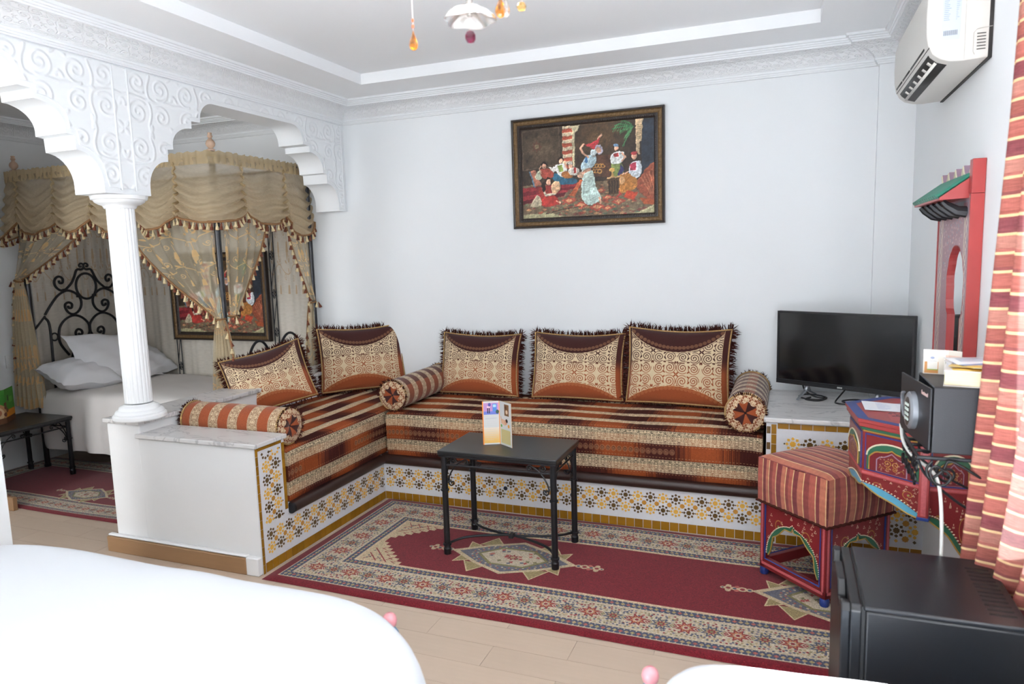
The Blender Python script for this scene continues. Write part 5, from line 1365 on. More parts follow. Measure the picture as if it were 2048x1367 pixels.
# ------------------------------------------------------------------ curtain at the window
def curtain():
    c = C(16, 512, 'a8564c'); y = 0; k = 0
    while y < 512:
        c.rect(0, y, 16, y+32, ('9c5a50', '7e484a', 'a2645a', '844c4a')[k % 4]); c.rect(0, y+6, 16, y+26, ('a66258', '7c4448', 'aa7468', '96584f')[k % 4]); c.rect(0, y, 16, y+5, 'd9b98c'); y += 32; k += 1
    c.noise(.06)
    im = c.img('curtain_stripe_weave'); m, N, L, B = newmat('striped_curtain_cloth'); N.remove(B)
    t = N.new('ShaderNodeTexImage'); t.image = im; uv = N.new('ShaderNodeUVMap'); uv.uv_map = 'UVMap'; L.new(uv.outputs[0], t.inputs[0])
    no = N.new('ShaderNodeTexNoise'); no.inputs['Scale'].default_value = 120; hs = N.new('ShaderNodeHueSaturation'); mr = N.new('ShaderNodeMapRange'); mr.inputs[3].default_value = .85; mr.inputs[4].default_value = 1.15
    L.new(no.outputs[0], mr.inputs[0]); L.new(mr.outputs[0], hs.inputs['Value']); L.new(t.outputs[0], hs.inputs['Color'])
    df = N.new('ShaderNodeBsdfDiffuse'); tl = N.new('ShaderNodeBsdfTranslucent'); mx = N.new('ShaderNodeMixShader'); mx.inputs[0].default_value = .035
    pale = N.new('ShaderNodeMix'); pale.data_type = 'RGBA'; pale.inputs[0].default_value = .3; pale.inputs[7].default_value = (.8, .72, .68, 1); L.new(hs.outputs[0], pale.inputs[6])
    L.new(hs.outputs[0], df.inputs[0]); L.new(pale.outputs[2], tl.inputs[0]); L.new(df.outputs[0], mx.inputs[1]); L.new(tl.outputs[0], mx.inputs[2]); L.new(mx.outputs[0], N['Material Output'].inputs[0])
    zt, zb = 2.45, .42
    def P(s, v):
        z = zt+(zb-zt)*v
        ax, ay = .575-.072*v**1.2, 2.315; bx, by = .607-.022*v, 1.70+.44*v**4
        x = ax+(bx-ax)*s; y = ay+(by-ay)*s
        am = .016+.008*v; ph = 2*PI*3.6*s+.5*math.sin(2.2*v+1)+.3
        d = Vector((bx-ax, by-ay)).normalized(); n = Vector((d.y, -d.x))
        q = am*math.sin(ph)*(1 if s > .06 else s/.06)+.005*math.sin(2.3*ph+3*v)
        return (x-abs(n.x)*q-.006, y+n.y*q*.3, z)
    g = G().grid(lambda a, b: P(a, b), 110, 60, uvf=lambda a, b: (a*3, (1-b)*(zt-zb)/.80+.004*math.sin(22*a)))
    tag(g.build('curtain', m, angle=80), 'red and cream striped curtain gathered at the right window', 'curtain')
    t = thing('curtain_rod', 'white rod carrying the striped curtain above the window', 'curtain rod', (.585, 1.2, 2.46))
    G().tube([(.585, -.85, 2.468), (.585, 2.34, 2.468)], .011, 10).build('rod', white_gloss, parent=t)
    for y in (-.8, 2.33): G().box(.58, XR+.001, y-.008, y+.008, 2.45, 2.485).build('rod_bracket', white_gloss, parent=t, bevel=.002)
curtain()

# ------------------------------------------------------------------ minibar fridge
def fridge():
    bl = mat('fridge_black', '0a0b0f', rough=.36, var=.15, scale=8, bump=.08, bscale=220, spec=.5); dk = mat('fridge_gap', '08090b', rough=.6)
    top_black = mat('fridge_top', '14161b', rough=.33, var=.22, scale=5, bump=.08, bscale=260, spec=.5)  # paler, more mottled black than the body
    x0, xd, x1, y0, y1, h = .140, .190, .545, 1.857, 2.245, .600
    t = thing('fridge', 'black minibar fridge standing at the right edge near the striped curtain', 'fridge', ((x0+x1)/2, (y0+y1)/2, 0))
    G().box(xd+.006, x1, y0, y1, .02, h-.012).build('body', bl, parent=t, bevel=.006)
    G().box(xd+.002, x1, y0, y1, h-.014, h).build('top_panel', top_black, parent=t, bevel=.005)
    G().box(xd-.002, xd+.008, y0+.006, y1-.006, .03, h-.004).build('door_gasket', dk, parent=t, smooth=False)
    # door with a grip notch cut into its upper edge at each corner
    pr = [(y0, .03), (y1, .03), (y1, h-.02), (y1-.012, h), (y1-.045, h), (y1-.062, h-.03), (y1-.10, h-.03), (y1-.12, h-.002), (y0+.15, h-.002), (y0+.12, h-.034), (y0+.06, h-.034), (y0+.035, h-.002), (y0+.012, h), (y0, h-.018)]
    prf = [(y0, .03), (y1, .03), (y1, h-.014), (y1-.012, h-.001), (y0+.012, h-.001), (y0, h-.014)]
    G().prism(prf, lambda u, v, w: (w, u, v), x0+.022, xd-.002).build('door', bl, parent=t, bevel=.004, smooth=False)
    G().prism(pr, lambda u, v, w: (w, u, v), x0, x0+.022).build('door_face', bl, parent=t, bevel=.004, smooth=False)
    for k in range(12):
        y = y0+.05+.024*k
        G().box(x1-.075, x1-.018, y, y+.007, h-.001, h+.0012).build('vent_slot', dk, parent=t, smooth=False)
    for x in (xd+.03, x1-.03):
        for y in (y0+.03, y1-.03): G().lathe([(0, 0), (.016, 0), (.014, .022)], (x, y, 0), 12).build('foot', dk, parent=t)
fridge()

# ------------------------------------------------------------------ framed painting (generic dancer-and-musicians scene), twice
def painting_image():
    W, H = 900, 610; c = C(W, H, '3a2e26')
    def q(x, y): t = (x-290)/1245; return (t*W, (y-(310-95*t))/(845+55*t)*H)
    Q = lambda *p: [q(*a) for a in p]
    yy, xx = np.mgrid[0:H, 0:W]
    g1 = np.exp(-(((xx-W*.17)/170)**2+((yy-H*.22)/130)**2))[..., None]; c.a = c.a*(1-g1*.5)+rgb('7a6a52')*g1*.5
    g2 = np.exp(-(((xx-W*.60)/150)**2+((yy-H*.16)/110)**2))[..., None]; c.a = c.a*(1-g2*.8)+rgb('8a6a44')*g2*.8
    c.poly(Q((800, 290), (830, 420), (830, 780), (1400, 760), (1400, 230)), '33271f', .35)
    c.poly(Q((1420, 215), (1540, 210), (1540, 760), (1420, 760)), '2c3440')
    c.line(Q((300, 330), (660, 290), (660, 640), (300, 690)), 8, '5a4c3e', closed=True); c.poly(star(q(440, 470), 42, 8, .6), '5c3a30', .7); c.disc(*q(440, 470), 16, '7a6a50')
    c.poly(Q((692, 285), (790, 278), (780, 640), (692, 645)), 'c9b89a')
    for k in range(6): c.poly(Q((692, 310+68*k), (785, 300+68*k), (783, 334+68*k), (692, 344+68*k)), 'b0553f')
    c.poly(Q((700, 310), (760, 420), (700, 310)), 'd9cdb8'); c.poly(Q((788, 280), (862, 270), (835, 330), (812, 345), (806, 660), (786, 660)), 'c2b694')
    c.poly(Q((1366, 222), (1445, 218), (1430, 270), (1428, 430), (1408, 440), (1405, 560), (1375, 560), (1372, 440), (1372, 260)), 'bda483')
    for k in range(8): c.line(Q((1374, 290+18*k), (1428, 275+18*k)), 3, '96805e')
    for (x, y) in ((1160, 320), (1180, 280), (1240, 235), (1260, 480), (1275, 400), (1230, 345)):
        c.line(smooth_path(Q((1350, 300), ((x+1350)/2, (y+270)/2), (x, y))), 9, '3d6b45')
        for k in range(9): f = k/9; a = q(1350+(x-1350)*f, 300+(y-300)*f-12*math.sin(PI*f)); c.line([a, (a[0]-12, a[1]+22)], 4, '4f8052')
    c.poly(Q((960, 560), (1140, 555), (1140, 760), (960, 760)), '54382a'); 
    for k in range(7): x, y = 985+28*(k % 4), 660+50*(k//4); c.disc(*q(x, y), 15, 'a87a40'); c.disc(*q(x, y), 8, '4a3224')
    # floor carpet
    c.poly(Q((290, 840), (700, 815), (1160, 800), (1540, 930), (1540, 1120), (290, 1155)), '6f5e4a')
    r = np.random.default_rng(9)
    for k in range(420):
        x, y = r.uniform(300, 1530), r.uniform(830, 1130)
        col = ('a5533c', '8c3f38', '4f6450', 'b98a62', '6a3a34', '7a7458')[int(r.integers(6))]; p = q(x, y); s = r.uniform(4, 12)*(.6+(y-800)/400)
        c.poly([(p[0]-s*1.5, p[1]), (p[0], p[1]-s*.7), (p[0]+s*1.5, p[1]), (p[0], p[1]+s*.7)], col, .8)
    for x, y, s in ((745, 985, 52), (860, 1030, 52), (1050, 890, 34), (1110, 960, 40), (1010, 1050, 60), (1210, 1000, 50), (1110, 1060, 40)):
        p = q(x, y); c.poly([(p[0]-s, p[1]), (p[0], p[1]-s*.5), (p[0]+s, p[1]), (p[0], p[1]+s*.5)], 'a84e3e'); c.poly([(p[0]-s*.55, p[1]), (p[0], p[1]-s*.28), (p[0]+s*.55, p[1]), (p[0], p[1]+s*.28)], 'c98f68')
    c.poly(Q((290, 1120), (560, 1095), (700, 1140), (290, 1160)), 'a09a78'); c.poly(Q((1370, 1115), (1540, 1035), (1540, 1120)), 'a09a78'); c.line(Q((520, 1110), (700, 1060), (860, 1045)), 5, '3a2e24')
    # red steps and couch
    c.poly(Q((290, 860), (860, 810), (860, 850), (290, 905)), '8c2f34'); c.poly(Q((290, 900), (860, 848), (850, 870), (290, 940)), '6a2028'); c.poly(Q((290, 940), (740, 880), (730, 905), (290, 985)), '8c2f34'); c.poly(Q((290, 985), (720, 905), (700, 940), (290, 1020)), '56181f')
    c.poly(Q((360, 700), (420, 690), (480, 830), (410, 850)), 'b0705a'); c.line(Q((362, 700), (412, 848)), 9, '5a7a90')
    skin, hair = 'd5a488', '2a1a16'
    def head(x, y, rr=20, hat=None):
        p = q(x, y); c.disc(p[0], p[1]-4, rr, hair, ry=rr*1.1); c.disc(p[0]+2, p[1]+2, rr*.7, skin, ry=rr*.85)
        if hat: c.disc(p[0], p[1]-rr*.75, rr*.8, hat, ry=rr*.45)
    # reclining pair and friend
    c.poly(smooth_path(Q((580, 740), (640, 725), (800, 775), (830, 810), (780, 830), (640, 820)), 5, True), '2f6078'); c.poly(smooth_path(Q((415, 740), (470, 690), (480, 770), (440, 780)), 5, True), 'b8bda4'); c.poly(smooth_path(Q((470, 690), (530, 670), (600, 710), (590, 760), (500, 770)), 5, True), 'a04a3c'); c.poly(Q((555, 665), (625, 660), (640, 700), (600, 710)), 'd8d4cc')
    head(508, 650, 22); c.line(Q((480, 720), (462, 680), (480, 655)), 8, skin)
    c.poly(smooth_path(Q((620, 650), (700, 640), (735, 700), (700, 760), (640, 730)), 5, True), 'd5d2cc'); c.poly(Q((640, 650), (690, 645), (695, 705), (660, 715)), '8a9a52'); c.poly(smooth_path(Q((680, 720), (780, 700), (780, 765), (700, 765)), 5, True), 'b0703c'); head(672, 605, 21); c.line(Q((720, 680), (715, 630)), 8, skin)
    c.poly(smooth_path(Q((745, 690), (800, 665), (850, 690), (840, 740), (770, 745)), 5, True), 'd0c8bc'); c.poly(Q((795, 668), (815, 668), (820, 725), (798, 725)), 'b03a34'); head(762, 650, 19, 'c8c0b4')
    # seated tambourine player
    c.poly(smooth_path(Q((470, 940), (560, 925), (630, 950), (640, 1010), (560, 1040), (480, 1030)), 5, True), 'a3352e'); c.poly(smooth_path(Q((460, 860), (540, 840), (570, 900), (520, 950), (460, 920)), 5, True), '9a3a32'); c.line(Q((490, 860), (520, 930), (610, 915)), 17, 'd6cbb4'); c.poly(smooth_path(Q((430, 930), (470, 960), (470, 1035), (370, 1035), (400, 970)), 5, True), 'b5a88e'); head(548, 805, 25); c.disc(*q(500, 850), 14, hair, ry=34); c.disc(*q(620, 855), 32, 'd8b08a', ry=44, rot=.3); c.line(Q((620, 985), (660, 1010)), 9, skin)
    # dancer
    c.poly(smooth_path(Q((880, 760), (980, 740), (1000, 850), (1050, 960), (1010, 1010), (920, 1025), (870, 970), (870, 860)), 6, True), 'b9cdc6'); c.poly(smooth_path(Q((870, 640), (930, 560), (1005, 560), (1005, 630), (940, 690), (870, 690)), 6, True), 'b4cbd2'); c.poly(smooth_path(Q((880, 690), (960, 690), (985, 780), (890, 780)), 5, True), 'c4d4ca')
    c.line(Q((930, 575), (885, 540), (862, 490), (890, 455)), 14, skin); c.line(Q((985, 560), (1015, 470), (1030, 400), (1060, 370)), 13, skin); c.poly(Q((895, 455), (960, 445), (1020, 415), (1050, 385), (1010, 500), (960, 490)), 'b83c40')
    c.line(Q((860, 740), (945, 690)), 22, 'b88a74'); c.disc(*q(860, 745), 22, 'c09a80'); c.poly(Q((850, 790), (880, 790), (800, 950), (745, 940)), 'b9603c')
    p = q(1035, 505); c.disc(*p, 26, 'b8b4c4', ry=34, rot=-.5); c.disc(p[0]-4, p[1]+4, 17, skin, ry=23, rot=-.5); c.disc(*q(985, 530), 22, 'd0dcdc')
    c.line(Q((900, 780), (885, 960)), 3, '9ab0aa'); c.line(Q((940, 790), (950, 1010)), 3, '9ab0aa'); c.line(Q((970, 790), (1020, 960)), 3, '9ab0aa'); c.line(Q((1035, 960), (1045, 1015)), 11, skin); c.disc(*q(915, 605), 9, '4a78a8', ry=20)
    # standing attendant
    c.poly(smooth_path(Q((1150, 640), (1245, 630), (1260, 740), (1230, 760), (1165, 755)), 5, True), '7c8a4e'); c.poly(Q((1240, 640), (1265, 700), (1240, 765), (1205, 755)), '3c3a64'); c.poly(smooth_path(Q((1150, 550), (1255, 530), (1265, 590), (1230, 640), (1150, 640)), 5, True), 'd2d4d2'); c.poly(Q((1165, 550), (1215, 540), (1218, 575), (1180, 580)), 'a83a3c'); c.line(Q((1245, 545), (1278, 580), (1245, 615)), 11, skin); head(1192, 492, 21, '6a8aa8')
    # seated woman on the right, drum table, cushions
    c.poly(smooth_path(Q((1400, 780), (1540, 640), (1545, 1010), (1440, 950), (1370, 860)), 6, True), '8e4a34')
    for k in range(5): c.line(Q((1420+24*k, 780-20*k), (1500+14*k, 930)), 6, 'a8684c')
    c.poly(smooth_path(Q((1220, 760), (1310, 735), (1380, 790), (1370, 870), (1290, 910), (1215, 910)), 6, True), 'b87a3c'); c.poly(smooth_path(Q((1330, 640), (1410, 625), (1420, 720), (1380, 780), (1310, 730)), 6, True), 'd0d6dc'); c.poly(Q((1315, 650), (1375, 630), (1370, 705), (1320, 710)), 'a8384c'); head(1355, 575, 25, 'a83a3c'); c.line(Q((1300, 720), (1250, 745)), 10, skin); c.disc(*q(1243, 800), 21, 'd0a070', ry=25); c.line(Q((1215, 905), (1235, 930), (1195, 955)), 10, 'a83c34')
    c.poly(Q((1115, 770), (1225, 765), (1215, 930), (1115, 935)), '4e3a28'); c.poly(Q((1108, 765), (1230, 758), (1230, 775), (1108, 782)), 'b89468'); c.disc(*q(1155, 700), 20, 'c09858', ry=14); c.poly(Q((1145, 765), (1153, 710), (1160, 710), (1175, 765)), 'c09858')
    for k in range(4): c.rect(*q(1125+24*k, 800), *q(1135+24*k, 920), '2e2018')
    c.poly(Q((1290, 895), (1385, 920), (1350, 990), (1255, 960)), 'b2452e'); c.poly(Q((1400, 965), (1535, 990), (1530, 1040), (1440, 1030)), 'a2502e')
    c.a = blur(c.a[..., 0], 1)[..., None]*np.array([1, 0, 0])+blur(c.a[..., 1], 1)[..., None]*np.array([0, 1, 0])+blur(c.a[..., 2], 1)[..., None]*np.array([0, 0, 1])
    # brushwork: small warps and tonal mottling
    yy, xx = np.mgrid[0:H, 0:W]
    def fbm(k): 
        n = rng.normal(0, 1, (H//k+3, W//k+3)); Y, X = yy/k, xx/k; i, j = Y.astype(int), X.astype(int); f, g = Y-i, X-j; f = f*f*(3-2*f); g = g*g*(3-2*g)
        return n[i, j]*(1-f)*(1-g)+n[i+1, j]*f*(1-g)+n[i, j+1]*(1-f)*g+n[i+1, j+1]*f*g
    wy = np.clip(yy+fbm(9)*1.6+fbm(24)*1.5, 0, H-1).astype(int); wx = np.clip(xx+fbm(9)*1.6+fbm(24)*1.5, 0, W-1).astype(int); c.a = c.a[wy, wx]
    c.a = np.clip(c.a*(1+.07*fbm(7)+.07*fbm(18)+.08*fbm(50))[..., None], 0, 1)
    lum = c.a.mean(2); gx = blur(lum, 3)-np.roll(blur(lum, 3), (4, 4), (0, 1)); c.a = np.clip(c.a*(1+np.clip(gx*1.0, -.2, .2))[..., None], 0, 1)
    c.noise(.06); return c.img('oriental_scene_print')
def painting():
    Wd, Ht = .985, .695; fw = .064
    t = thing('framed_painting', 'large framed painting of a dancer and musicians above the bench', 'painting', world=False)
    cm = imat('painted_canvas', painting_image(), rough=.45, bump=.1)
    x0, x1, z0, z1 = -Wd/2+fw, Wd/2-fw, fw, Ht-fw
    G().add([(x0, -.012, z0), (x1, -.012, z0), (x1, -.012, z1), (x0, -.012, z1)], [(0, 1, 2, 3)], [[(0, 0), (1, 0), (1, 1), (0, 1)]]).build('canvas', cm, parent=t, smooth=False, solid=.004)
    G().box(-Wd/2+.02, Wd/2-.02, -.008, 0, .02, Ht-.02).build('backing', dark_wood, parent=t, smooth=False)
    dk = mat('frame_dark', '2c221d', rough=.4, var=.3, scale=60, bump=.3, bscale=120); gd = mat('frame_antique_gold', '6f5636', rough=.42, metal=.35, var=.5, scale=130, bump=.8, bscale=150)
    def ring(name, a, b, da, db, m):
        g = G(); A = [(-Wd/2+a, a), (Wd/2-a, a), (Wd/2-a, Ht-a), (-Wd/2+a, Ht-a)]; B_ = [(-Wd/2+b, b), (Wd/2-b, b), (Wd/2-b, Ht-b), (-Wd/2+b, Ht-b)]
        for k in range(4):
            j = (k+1) % 4; n = 5; vs = []
            for s_ in range(n+1):
                f = s_/n; dd = da+(db-da)*f+.006*math.sin(PI*f); 
                for P in (A[k], A[j]):
                    Q_ = B_[k] if P is A[k] else B_[j]; vs.append((P[0]+(Q_[0]-P[0])*f, -dd, P[1]+(Q_[1]-P[1])*f))
            g.add(vs, [(2*s_, 2*s_+1, 2*s_+3, 2*s_+2) for s_ in range(n)])
            g.add([(A[k][0], 0, A[k][1]), (A[j][0], 0, A[j][1]), (A[j][0], -da, A[j][1]), (A[k][0], -da, A[k][1])], [(0, 1, 2, 3)])
        return g.build(name, m, parent=t, angle=30)
    ring('frame_outer', 0, .014, .030, .036, dk); ring('frame_band', .013, .040, .030, .026, gd); ring('frame_inner', .039, fw+.001, .026, .014, dk)
    g = G(); g2 = G()
    for L_, hor in ((Wd, 1), (Ht, 0)):
        n = int((L_-2*.05)/.0135)
        for k in range(n):
            u = .05+(L_-.1)*(k+.5)/n
            for e in (.052, (Ht if hor else Wd)-.052):
                c = (u-Wd/2, -.026, e) if hor else (e-Wd/2, -.026, u)
                g.obox(c, (.0045, 0, .002), (0, .004, 0), (-.002, 0, .0055))
            if k % 2 == 0:
                for e in (.0265, (Ht if hor else Wd)-.0265):
                    c = (u-Wd/2, -.031, e) if hor else (e-Wd/2, -.031, u)
                    g2.obox(c, (.007, 0, .004), (0, .004, 0), (-.004, 0, .007))
    g.build('frame_rope', dk, parent=t, kind='stuff', smooth=False, bevel=.001, seg=1); g2.build('frame_ornament', gd, parent=t, kind='stuff', smooth=False, bevel=.0015, seg=1)
    t.location = (-1.198, D-.002, 1.663); t.rotation_mode = 'XYZ'; t.rotation_euler = (0, 0, 0)
    o = copy_tree(t, 'second framed dancer painting, on the alcove wall behind the canopy bed'); o.location = (-4.20, D-.055, .885)
    for x in (t, o): x['group'] = 'matching framed paintings'
painting()

# ------------------------------------------------------------------ chandelier (its lower pendants reach into the picture)
def crystal_mat(name, col, rough=.03):
    m, N, L, B = newmat(name); B.inputs['Base Color'].default_value = lin(col); B.inputs['Transmission Weight'].default_value = .9; B.inputs['Roughness'].default_value = rough; B.inputs['IOR'].default_value = 1.45
    return m
FILL = 5
def chandelier():
    cx, cy = -.687, 1.534
    t = thing('chandelier', 'glass chandelier with amber and burgundy crystal drops below the ceiling', 'chandelier', (cx, cy, ZT))
    amber, burg, clear, orange = crystal_mat('amber_crystal', 'e8962e'), crystal_mat('burgundy_crystal', '7a2c48'), crystal_mat('clear_glass', 'fbf6f2', .02), mat('orange_bead', 'd2603a', rough=.2)
    pale = crystal_mat('pale_amber_crystal', 'f4c878'); brass = mat('chandelier_metal', 'b9b4ae', rough=.25, metal=.8)
    G().lathe([(0, ZT), (.05, ZT), (.055, ZT-.02), (.02, ZT-.05), (0, ZT-.05)][::-1], (cx, cy, 0), 20).build('canopy', brass, parent=t)
    G().lathe([(0, 2.04), (.006, 2.04), (.008, 2.10), (.02, 2.14), (.012, 2.2), (.018, 2.3), (.008, 2.36), (.006, ZT-.04)], (cx, cy, 0), 14).build('stem', brass, parent=t)
    fl = lambda a: 1+.10*math.sin(5*a)
    G().lathe([(.006, 2.064), (.022, 2.062), (.040, 2.052), (.052, 2.040), (.058, 2.030), (.056, 2.029), (.050, 2.037), (.038, 2.048), (.020, 2.057), (.006, 2.059)], (cx, cy, 0), 40, flute=fl).build('glass_dish', clear, parent=t)
    def drop(x, y, zt, zb, r, m, name='crystal_drop', n=7):
        h = zt-zb; G().lathe([(.0008, zt), (r*.3, zt-h*.22), (r*.75, zt-h*.5), (r, zt-h*.72), (r*.8, zt-h*.88), (r*.35, zb+.0006), (0, zb)][::-1], (x, y, 0), n).build(name, m, parent=t, smooth=False)
    for k in range(3):   # added fill: point lights that brighten the ceiling and walls
        a = 2*PI*k/3+.4; l = bpy.data.lights.new('chandelier_fill', 'POINT'); l.energy = FILL; l.shadow_soft_size = .05; l.color = (.97, .985, 1)
        lo = bpy.data.objects.new('chandelier_fill', l); COL.objects.link(lo); lo.location = (cx+.13*math.cos(a), cy+.13*math.sin(a), 2.30)
    wire = mat('wire_glass', 'd8c8c4', rough=.3)
    # hub arms, above the frame
    ring = [(-.806, 1.482, 1), (-.619, 1.563, 2), (-.580, 1.580, 3), (-.66, 1.41, 1), (-.78, 1.64, 2), (-.57, 1.47, 3)]
    for k, (x, y, kind) in enumerate(ring):
        p = smooth_path([(cx, cy, 2.16), ((cx+x)/2, (cy+y)/2, 2.115), (x, y, 2.15)], 6); am = G().tube(p, .006, 8).build('arm', clear if k % 2 else brass, parent=t)
        G().lathe([(0, 2.145), (.02, 2.147), (.034, 2.16), (.030, 2.162), (.008, 2.15), (.008, 2.20), (0, 2.20)], (x, y, 0), 18).build('candle_cup', clear, parent=am)
    x, y = -.806, 1.482
    G().tube([(x, y, 2.148), (x, y, 2.012)], .0008, 4).build('wire', wire, parent=t)
    for z in (2.0335, 2.0205): G().lathe([(0, z-.0045), (.0028, z-.003), (.0028, z+.003), (0, z+.0045)], (x, y, 0), 8).build('bead', orange, parent=t)
    drop(x, y, 2.012, 1.968, .0105, amber)
    G().tube([(cx, cy, 2.045), (cx, cy, 2.010)], .0008, 4).build('wire', wire, parent=t)
    G().lathe([(0, 2.014), (.0042, 2.017), (.0042, 2.021), (0, 2.025)], (cx, cy, 0), 8).build('bead', clear, parent=t)
    G().lathe([(0, 1.9815), (.008, 1.9835), (.0125, 1.991), (.0125, 1.999), (.008, 2.007), (0, 2.011)], (cx, cy, 0), 8).build('crystal_ball', burg, parent=t, smooth=False)
    drop(-.622, 1.562, 2.085, 2.036, .0125, amber); drop(-.611, 1.567, 2.085, 2.037, .010, clear)
    G().lathe([(0, 2.049), (.008, 2.0515), (.0115, 2.059), (.008, 2.067), (0, 2.070)], (-.578, 1.581, 0), 10).build('crystal_ball', pale, parent=t)
    for xx, yy, z0 in ((-.622, 1.562, 2.085), (-.611, 1.567, 2.085), (-.578, 1.581, 2.068)): G().tube([(xx, yy, z0), (xx, yy, 2.15)], .0008, 4).build('wire', wire, parent=t)
chandelier()
# ------------------------------------------------------------------ canopy bed in the alcove
def embroidery_image(nm, rows):
    W = H = 512; c = C(W, H, '000000'); r = np.random.default_rng(4)
    for (y0, sc_) in rows:
        pts = [(x, y0+18*sc_*math.sin(x/W*2*PI*3)) for x in range(-10, W+20, 8)]
        c.line(pts, 4*sc_, 'ffffff')
        for k in range(6):
            x = W*(k+.5)/6; s = 1 if k % 2 else -1
            c.line(spiral((x+16, y0-34*sc_), 18*sc_, 1.4, 1, s, 20), 3*sc_, 'ffffff'); c.line(spiral((x-20, y0+30*sc_), 15*sc_, 1.3, 3, -s, 20), 3*sc_, 'ffffff')
            for a in (.4, 1.4, 2.5, 4.2): c.disc(x-22*sc_*math.cos(a), y0-26*sc_*math.sin(a)-10, 12*sc_, 'ffffff', ry=5*sc_, rot=a)
            c.disc(x, y0-58*sc_, 13*sc_, 'ffffff', ry=17*sc_, op=.85)
            c.line([(x, y0+20*sc_), (x+3, y0+60*sc_)], 3*sc_, 'ffffff'); c.poly([(x-4, y0+56*sc_), (x+8, y0+56*sc_), (x+17*sc_, y0+88*sc_), (x-13*sc_, y0+88*sc_)], 'ffffff')
    return c.img(nm, data=True)
drape_emb = embroidery_image('drape_embroidery', ((120, .9), (250, .8), (440, .9)))
back_emb = embroidery_image('backdrop_embroidery', ((110, .75), (215, .65)))
val_m = sheer('valance_gauze', 'f0dcba', .46, dense=.88); head_m = sheer('valance_header', 'dcc69e', .85)
drape_m = sheer('embroidered_gauze', 'efe3c8', .42, drape_emb, 'e2c08c', (.6, 1))
tail_m = sheer('gathered_gauze', 'efe0c0', .6, drape_emb, 'dcb888', (1, 1))
back_m = sheer('backdrop_gauze', 'ebe3d6', .8, back_emb, 'bda588', (2.6, 1), body=.2)
braid_m = mat('braid_trim', '8a6440', rough=.8, var=.35, scale=120)
tas_a = mat('cream_tassel', 'd9c69c', rough=.85, var=.15, scale=200); tas_b = mat('brown_tassel', '6e3a26', rough=.85, var=.2, scale=200)
_tas = [G().lathe([(0, 0), (.0035, -.001), (.0025, -.007), (.005, -.010), (.0055, -.014), (.0042, -.017), (.0075, -.024), (.0110, -.040), (.0095, -.041), (0, -.039)][::-1], n=9).mesh('tassel', m) for m in (tas_a, tas_b)]
def tassels(parent, pts, step=.030, start=0):
    L = 0; nxt = step*.5; k = start
    for a, b in zip(pts[:-1], pts[1:]):
        d = (Vector(b)-Vector(a)).length
        while nxt <= L+d:
            p = Vector(a)+(Vector(b)-Vector(a))*((nxt-L)/d)
            o = bpy.data.objects.new('tassel', _tas[k % 2]); COL.objects.link(o); put(o, parent)
            o.matrix_basis = Matrix.Translation(p) @ Matrix.Rotation(random.uniform(-.25, .25), 4, 'X') @ Matrix.Rotation(random.uniform(-.25, .25), 4, 'Y') @ Matrix.Diagonal((1.12, 1.12, random.uniform(.95, 1.15), 1))
            nxt += step; k += 1
        L += d
HN, FN, HF, FF = (-5.19, 3.50), (-3.355, 3.49), (-5.19, 4.35), (-3.31, 4.35)
